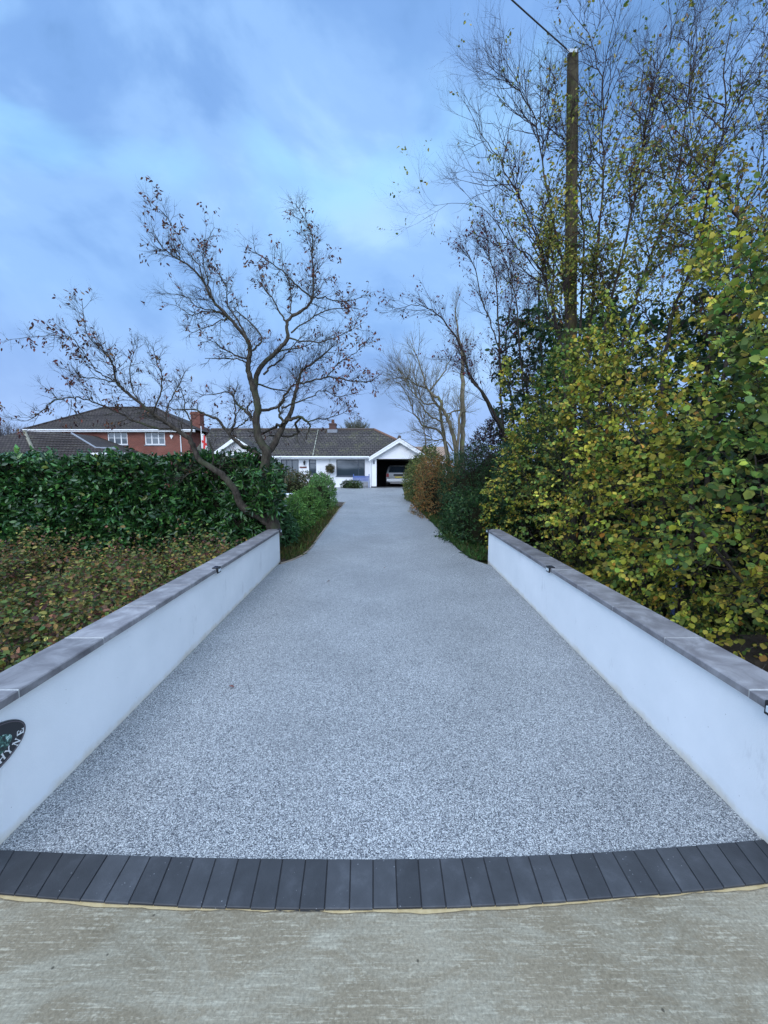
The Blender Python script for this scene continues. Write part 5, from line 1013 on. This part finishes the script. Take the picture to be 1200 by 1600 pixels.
for _ in range(9000):
    y = rng.uniform(7.45, 16.0); x = xr(y) + .02 + rng.random() ** 1.5 * .55; pts.append((x, y, zg(y)))
blades('ground_cover', np.array(pts), .13, .022, [((.035, .08, .02), 4), ((.055, .12, .03), 3), ((.10, .10, .04), 1.5)], 'fringe of bright green ground cover along the right edge of the drive', 'ground cover')
# pale bare tree by the garage
def pale_tree():
    Y = 19.0; root = empty('bare_tree', P(712, 745, Y), 'pale lichened bare tree with several spreading stems right of the garage', 'tree')
    T = lambda pts, dy=0, d2=0: [(a, b_, Y + dy + (d2 - dy) * i / (len(pts) - 1), r_) for i, (a, b_, r_) in enumerate(pts)]
    big = [T([(714, 745, 4.2), (712, 700, 3.6), (706, 675, 3.1), (700, 655, 2.8), (692, 640, 2.5), (688, 625, 2.3), (678, 618, 2), (668, 608, 1.6), (662, 590, 1.2), (652, 560, .8), (640, 530, .4)]),
           T([(704, 745, 3.4), (697, 700, 2.9), (692, 670, 2.5), (688, 640, 2.2), (680, 628, 2), (672, 612, 1.6), (680, 600, 1.3), (695, 580, .9), (705, 560, .5)], .5, .2),
           T([(722, 745, 4.6), (722, 700, 4), (724, 660, 3.8), (723, 610, 3.4), (723, 560, 2.5), (716, 520, 1.5), (712, 480, .8)], .4, .9), T([(713, 745, 2.6), (716, 690, 2.2), (719, 650, 1.8), (722, 640, 1.4)], -.3, .2),
           T([(700, 720, 2.0), (690, 678, 1.8), (672, 668, 1.5), (660, 665, 1.3), (648, 645, 1), (640, 625, .8), (625, 600, .6), (612, 590, .3)], 0, .6), T([(690, 658, 1.6), (672, 650, 1.3), (660, 635, 1.1), (655, 625, .9), (640, 605, .7), (622, 575, .3)], 0, -.5),
           T([(668, 608, 1.3), (650, 600, 1), (635, 592, .8), (618, 588, .4)], .3, .3), T([(682, 630, 1.4), (664, 632, 1.1), (656, 620, .9), (648, 590, .6), (638, 560, .3)], 0, .9), T([(720, 640, 1.4), (706, 645, 1.1), (698, 660, .8)], .4, 0), T([(666, 700, 1), (664, 680, .9), (661, 665, .7), (664, 650, .4)]),
           T([(708, 705, 1.2), (695, 688, 1), (680, 688, .8), (668, 680, .5)], 0, .3)]
    polys = []; mm_ = mains(big, polys, 7, wob=.02); tw, tips = [], []
    for pts, rad in mm_: i0 = int(len(pts) * .35); sprout(tw, tips, pts[i0:], rad[i0:], 18, 1.9, .55, .09, .05, .014, 3, 5, 0, 1, 3, .5)
    tubes('trunk', polys, M['bark_pale'], root); tubes('branches', tw, M['bark_pale'], root)
pale_tree()
def dark_tree(base, Y, paths, label, name, ntw, pal, perc, nlen=.9, prob=.3, per=3, lsz=.06, rt=.008, m=None, up=.05, ang=.55, lv=3, group=None, wander=.1, nsub=4, t0f=.3, thin=.75, probf=None):
    root = empty(name, P(base[0], base[1], Y), label, 'tree', group); polys = []
    tr = [[(a, b_, Y + dy, r_ * thin) for (a, b_, dy, r_) in pth] for pth in paths]; mm_ = mains(tr, polys, 6, wob=.015); tw, tips = [], []
    for pts, rad in mm_:
        i0 = int(len(pts) * t0f); l = np.linalg.norm(np.diff(pts[i0:], axis=0), axis=1).sum(); sprout(tw, tips, pts[i0:], rad[i0:], int(ntw * l), nlen, ang, wander, up, rt, lv, nsub, 0, 1, 3, .5)
    tubes('trunk', polys, M['bark_dark'], root); tubes('branches', tw, m or M['bark_twig'], root)
    if probf: tips = [q for q in tips if rng.random() < probf(q[0])]
    if prob > 0: tip_leaves('leaves', tips, per, lsz, lsz * .55, pal, M['leaf'], root, spread=.04, droop=.6, prob=prob)
    print(name, len(tw), len(tips)); return root
RED = [((.12, .015, .02), 3), ((.07, .02, .025), 3), ((.05, .02, .02), 2)]
dark_tree((830, 780), 11.5, [[(820, 760, 0, 4.5), (800, 690, 0, 3.8), (780, 660, 0, 3.2), (752, 612, -.2, 2.6), (735, 590, -.2, 2.2), (722, 545, -.1, 1.8), (700, 510, 0, 1.4), (675, 485, .2, 1.0), (650, 476, .3, .7), (615, 484, .4, .35)],
    [(790, 760, 0, 3.2), (787, 690, .2, 2.6), (783, 620, .3, 2.2), (780, 540, .4, 1.9), (776, 450, .5, 1.3), (765, 400, .5, .8), (758, 350, .5, .4)], [(786, 680, .2, 2), (765, 640, 0, 1.6), (745, 600, 0, 1.2), (725, 570, 0, .8), (700, 560, 0, .4)],
    [(752, 470, .5, 1.2), (742, 420, .5, .9), (722, 380, .5, .4)], [(780, 545, .4, 1.4), (765, 500, .5, 1.2), (752, 465, .5, 1.1)], [(812, 740, .4, 2.4), (800, 640, .5, 2), (790, 540, .6, 1.4), (800, 470, .6, .8), (795, 400, .6, .4)]],
    'dark bare tree with one long branch arching left over the drive, holding crimson leaves', 'arching_tree', 11, RED, 0, nlen=1.1, nsub=5, prob=.10, per=3, lsz=.075, rt=.007)
dark_tree((820, 780), 10.5, [[(835, 770, 0, 3), (826, 690, 0, 2.6), (818, 620, 0, 2.2), (812, 540, 0, 1.8), (806, 470, 0, 1.3), (792, 420, 0, .8), (780, 380, 0, .4)], [(850, 760, .2, 3), (846, 640, .2, 2.6), (845, 540, .2, 2.4), (842, 470, .2, 2.2), (843, 462, .2, 1.9)], [(830, 700, 0, 1.6), (822, 600, .4, 1.3), (828, 520, .5, 1), (822, 450, .5, .5)]],
    'slim dark upright tree with a broken-off stem left of the telegraph pole', 'upright_tree', 11, RED + [((.12, .13, .04), 3)], 0, nlen=1.1, nsub=5, prob=.12, per=3, lsz=.06, rt=.0065)
def PF(p):
    e = (p[2] - H) / p[1]; f = .95 if e < .62 else (.5 if e < .78 else (.15 if e < .92 else .05)); u_ = p[0] / p[1]; return f * (.05 if u_ < .27 else (.3 if u_ < .38 else 1))
YEL = [((.33, .31, .04), 3.8), ((.46, .40, .06), 2.6), ((.18, .22, .035), 3.6), ((.09, .15, .03), 3), ((.46, .28, .05), .7)]
OLV = [((.20, .21, .04), 4), ((.10, .14, .035), 3), ((.32, .28, .05), 3), ((.20, .10, .05), .8)]
dark_tree((905, 850), 7.4, [
    [(898, 860, 0, 9), (893, 740, 0, 8), (882, 600, 0, 6.5), (868, 500, 0, 5), (850, 430, 0, 3.6), (838, 370, 0, 2.8), (812, 310, 0, 2), (785, 255, .1, 1.4), (755, 215, .1, .9), (732, 170, .1, .4)],
    [(900, 850, .1, 7), (893, 600, .2, 5.5), (884, 460, .3, 4.2), (866, 350, .3, 3), (846, 250, .3, 2.1), (838, 190, .3, 1.5), (800, 130, .3, 1), (748, 124, .3, .4)],
    [(915, 850, 0, 7), (918, 620, .1, 5.6), (925, 480, .1, 4.2), (938, 350, .1, 3), (943, 240, .1, 2), (940, 120, 0, 1.4), (918, 55, 0, .9), (885, 8, 0, .5)],
    [(925, 850, -.2, 7), (935, 640, -.2, 5.6), (950, 500, -.2, 4.2), (985, 340, -.2, 3), (1000, 250, -.2, 2.2), (1015, 150, -.3, 1.6), (1045, 70, -.3, 1), (1062, 0, -.3, .5)],
    [(930, 840, -.3, 6), (960, 600, -.4, 4.8), (1005, 430, -.5, 3.6), (1050, 310, -.5, 2.6), (1070, 200, -.5, 1.8), (1078, 110, -.5, 1.3), (1090, 20, -.5, .6)],
    [(850, 430, 0, 2.4), (828, 400, 0, 1.8), (800, 380, 0, 1.3), (760, 330, .1, .9), (715, 318, .2, .6), (676, 322, .2, .3)], [(900, 620, .2, 4), (912, 400, .5, 3), (905, 280, .6, 2), (880, 200, .6, 1.3), (862, 100, .6, .6)]],
    'tall multi-stemmed tree around the telegraph pole, bare purple twigs above sparse olive leaves', 'tall_tree', 6.0, OLV, 0, nlen=1.5, prob=1, per=6, lsz=.062, rt=.0125, wander=.16, ang=.7, lv=3, up=.09, nsub=6, thin=.52, t0f=.25, probf=PF)
dark_tree((1080, 850), 5.6, [
    [(1080, 880, 0, 9), (1085, 700, 0, 8), (1110, 560, 0, 6), (1145, 460, 0, 5), (1152, 360, 0, 4), (1135, 300, 0, 3), (1105, 265, 0, 1.8), (1070, 262, 0, 1)],
    [(1040, 880, .4, 8), (1030, 650, .4, 6.5), (1050, 500, .5, 5), (1090, 400, .5, 3.8), (1110, 280, .4, 2.8), (1130, 190, .4, 2), (1134, 90, .4, 1.4), (1150, 0, .4, .6)],
    [(1095, 860, -.2, 8), (1120, 620, -.4, 6), (1160, 480, -.4, 4.6), (1200, 350, -.4, 3.4), (1240, 200, -.4, 2), (1260, 60, -.4, 1)],
    [(1150, 470, 0, 3.4), (1120, 400, .2, 2.6), (1075, 330, .2, 2), (1040, 280, .2, 1.4), (1020, 200, .2, .9), (1008, 120, .2, .4)],
    [(1128, 215, .4, 1.8), (1160, 180, .4, 1.4), (1185, 120, .4, 1), (1198, 30, .4, .5)], [(1152, 350, 0, 2.4), (1180, 290, -.1, 1.8), (1215, 230, -.1, 1.2), (1250, 180, -.1, .6)], [(1105, 280, .4, 1.6), (1080, 210, .4, 1.2), (1082, 120, .4, .9), (1105, 40, .4, .4)]],
    'dark-stemmed tree at the right edge with bare shoots fanning up out of the frame', 'spreading_tree', 6.6, OLV, 0, nlen=1.25, prob=1, per=5, lsz=.055, rt=.010, wander=.16, ang=.7, lv=3, up=.09, nsub=6, thin=.50, t0f=.25, probf=PF)
def ivy():
    n = 3400; a = rng.random(n); z = 1.2 + 5.0 * a ** 1.15; ang = rng.uniform(0, 6.28, n); r_ = (.25 + 1.0 * rng.random(n) ** .8) * (1.15 - .75 * a); x = 3.95 + .06 * z + np.cos(ang) * r_ * 1.15; y = 8.6 + np.sin(ang) * r_; pos = np.column_stack([x, y, z]); f = lump(pos @ np.array([[.8, .36, .48], [-.6, .48, .64], [0, -.8, .6]]), 2.0, 1.1); pos = pos[f > .02 + .35 * a]
    t_ = next(o for o in bpy.data.objects if o.name == 'tall_tree'); out = pos - [3.95, 8.6, 0]; out[:, 2] = 0
    sprays(pos, out, 6, .2, .06, .048, [((.022, .055, .02), 4), ((.045, .09, .025), 3), ((.20, .20, .04), 2)], 'ivy', M['leaf'], t_, 'round', clump_col=.3)
ivy()
# hazels along the right wall
ROT = np.array([[.8, .36, .48], [-.6, .48, .64], [0, -.8, .6]])
def hazels():
    bases = [((3.15, 7.9), 'yellow and green hazel bush at the far end of the right wall'), ((3.3, 5.3), 'large yellow-leaved hazel bush behind the middle of the right wall'), ((3.5, 3.1), 'near yellow hazel bush with big leaves hanging over the right wall')]
    n = 22000; u = rng.random(n); y = 2.15 + 6.8 * u; face = 2.30 + .10 * np.sin(y * 2.1); depth = rng.random(n) ** 1.7 * 1.9
    z = rng.uniform(-.45, 1, n); z = np.where(z > 0, z * (2.9 + .52 * y + .35 * np.sin(y * 1.3)), z * 1.2)
    lean = np.clip(z - 1.2, 0, None) * .12 + np.clip(.9 - z, 0, 2) * np.where(y < 4.2, -.03, .12)
    x = face + depth + lean; pos = np.column_stack([x, y, z])
    f = .8 * lump(pos @ ROT, 1.15, .4) + .8 * lump(pos @ ROT, 2.4, 1.7) + .5 * lump(pos @ ROT, 4.4, .7) + .22 * rng.normal(0, 1, n); thr = .12 + .85 * np.clip((z - (1.0 + .34 * y)) / 2.6, 0, 1) + .22 * np.clip((y - 6.6) / 1.5, 0, 1) * (z > 1.6); keep = f > thr
    # the dark hollow above the ditch at the near end and by the trunks
    hol = (z < .40) & (y < 4.2) & (rng.random(n) < .72); hol |= (((y - 6.2) / .8) ** 2 + ((z - 1.0) / .6) ** 2 < 1) & (rng.random(n) < .9); keep &= ~hol
    pos = pos[keep]; n = len(pos); bx = np.array([b_[0] for b_ in bases]); which = np.argmin(np.abs(pos[:, 1:2] - np.array([7.7, 5.3, 3.1])[None]) + rng.normal(0, .25, (n, 3)), axis=1)
    for k, ((bx_, by_), lab) in enumerate(bases):
        root = empty('hazel_bush', (bx_, by_, -.3 if by_ < 7 else 0), lab, 'hazel bush', 'yellow hazels behind the right wall'); p = pos[which == k]; cen = np.array([bx_ + .6, by_, .9]); o_ = p - cen; o_ /= np.linalg.norm(o_, axis=1, keepdims=True); o_ += [-.45, -.25, .1]
        green = lump(p, .9, 3.0) > .15; polys = []
        for gsel, pal, nm in ((~green, YEL, 'foliage'), (green, [((.10, .17, .035), 4), ((.17, .22, .04), 3), ((.30, .28, .05), 1.6), ((.06, .12, .03), 2)], 'foliage')):
            if gsel.sum(): sprays(p[gsel], o_[gsel], 9, .20, .052, .040, pal, nm, M['leaf'], root, 'round', droop=.28, jit=.24, clump_col=.32, stems=.0028, collect=polys, open_=.65)
        for _ in range(11):
            a = rng.uniform(0, 6.28); b0 = np.array([bx_ + .9 + .25 * math.cos(a), by_ + .3 * math.sin(a), -.5]); d = np.array([.45 * math.cos(a), .6 * math.sin(a), 1.0]); q, rq = grow(b0, d, rng.uniform(3.0, 4.6), rng.uniform(.014, .028), 9, .09, .02, .15); polys.append((q, rq, 6)); sprout(polys, [], q, rq, 13, 1.0, .8, .14, -.01, .008, 2, 4, .2, 1)
        tubes('branches', polys, M['bark_dark'], root)
hazels()
# long bare branches reaching across the hazel (near)
# deep shaded thicket behind
def thicket():
    n = 9500; x = 4.5 + rng.random(n) ** 1.3 * 3.2; y = rng.uniform(1.0, 13.5, n); z = rng.uniform(-.6, 1, n) ; z = np.where(z > 0, z * (2.4 + .34 * y), z); x = np.where(y > 9, x - .9 + 0 * x, x)
    pos = np.column_stack([x, y, z]); f = lump(pos, .9, 2.0); pos = pos[f > -.45]; n = len(pos)
    root = tag(bpy.data.objects.new('thicket', None), 'dark shaded undergrowth seen behind the yellow hazels', 'undergrowth', kind='stuff'); C.objects.link(root); root.location = (6, 6, 0)
    sprays(pos, np.tile([-1, -.3, .2], (n, 1)), 6, .32, .15, .08, [((.018, .045, .018), 5), ((.03, .065, .02), 3), ((.06, .08, .02), 1)], 'foliage', M['leaf'], root, 'oval', stems=.005)
    m_ = MB(); m_.quad([(5.6, 0, -1), (5.6, 14, -1), (6.2, 14, 3.0), (6.2, 0, 2.1)]); m_.quad([(6.2, 0, 2.1), (6.2, 14, 3.0), (11, 14, 3.0), (11, 0, 2.0)])  # dark backing sheets, shade painted in behind the undergrowth
    m_.build('shade_core', M['shade_fill'], root)
thicket()
# culvert bank seen through the leaves
m_ = MB(); m_.box(3.6, 9, 3.55, 4.2, -.9, -.05, .03); tag(m_.build('ditch_bank', spotted('earth_bank', (.022, .017, .013), (.06, .047, .035), 5, .95, 6, .6, .03), None), kind='structure')
m_ = MB(); m_.tube([(4.35, 5.6, -.9), (4.35, 5.6, .62)], .03, 10); tag(m_.build('blue_post', M['blue']), 'thin blue post half hidden behind the hazel leaves on the right', 'post')
# ---------------------------------------------------------------- distant trees
def far_tree(px, py, Y, rpx, label, pal, n=260, hgt=None, name='distant_tree'):
    x, _, zt = P(px, py - rpx, Y); r_ = rpx * Y / F; root = empty(name, (x, Y, ZH), label, 'tree'); z0 = zt - 2 * r_ * .95
    polys = [(np.array([(x, Y, ZH - .3), (x + .1, Y, (ZH + z0) / 2), (x, Y, z0 + r_ * .4)]), np.array([.3, .26, .2]), 7)]; tw, tips = [], []
    for _ in range(n):
        v = rand_unit(1)[0]; v[2] = abs(v[2]) * 1.1 - .1; q, rq = grow((x, Y, z0 + r_ * .35), v + [0, 0, .25], r_ * rng.uniform(.95, 1.45), .05, 6, .10, .03); tw.append((q, rq, 3)); sprout(tw, tips, q, rq, 9, r_ * .42, .45, .1, .05, .022, 2, 3, .25, 1)
    tubes('trunk', polys, M['bark_dark'], root); tubes('crown', tw, mat('far_twigs_' + name, pal, .95), root)
far_tree(556, 671, 46, 22, 'round bushy bare tree behind the bungalow roof', (.12, .12, .085), 150, name='brushy_tree')
far_tree(6, 680, 62, 30, 'pale distant tree at the left edge beside the brick house', (.14, .13, .14), 130, name='distant_tree')
# fallen leaves on the drive
fl = None
for i, (px, py, lab) in enumerate(((512, 909, 'red-brown fallen leaf in the middle of the drive'), (367, 1074, 'reddish fallen leaf on the drive nearest the left wall'), (521, 870, 'small dark fallen leaf near the middle of the drive'), (601, 888, 'tiny brown fallen leaf at the centre of the drive'))):
    x, y, z = Gz(px, py, .006); s_ = (.075, .05, .03, .03)[i]; a = rng.uniform(0, 6)
    n = 1; o = leaves('fallen_leaf', np.array([[0, 0, 0.0]]), np.array([[math.cos(a), math.sin(a), .12]]), np.array([[0, 0, 1.0]]), s_, s_ * .5, np.array([[.22, .05, .03]]), M['leaf'], None, 'oval', .5, -.2)
    o.location = (x, y, z + .006); tag(o, lab, 'leaf', 'fallen leaves on the drive')
print('faces', sum(len(o.data.polygons) for o in bpy.data.objects if o.type == 'MESH'))
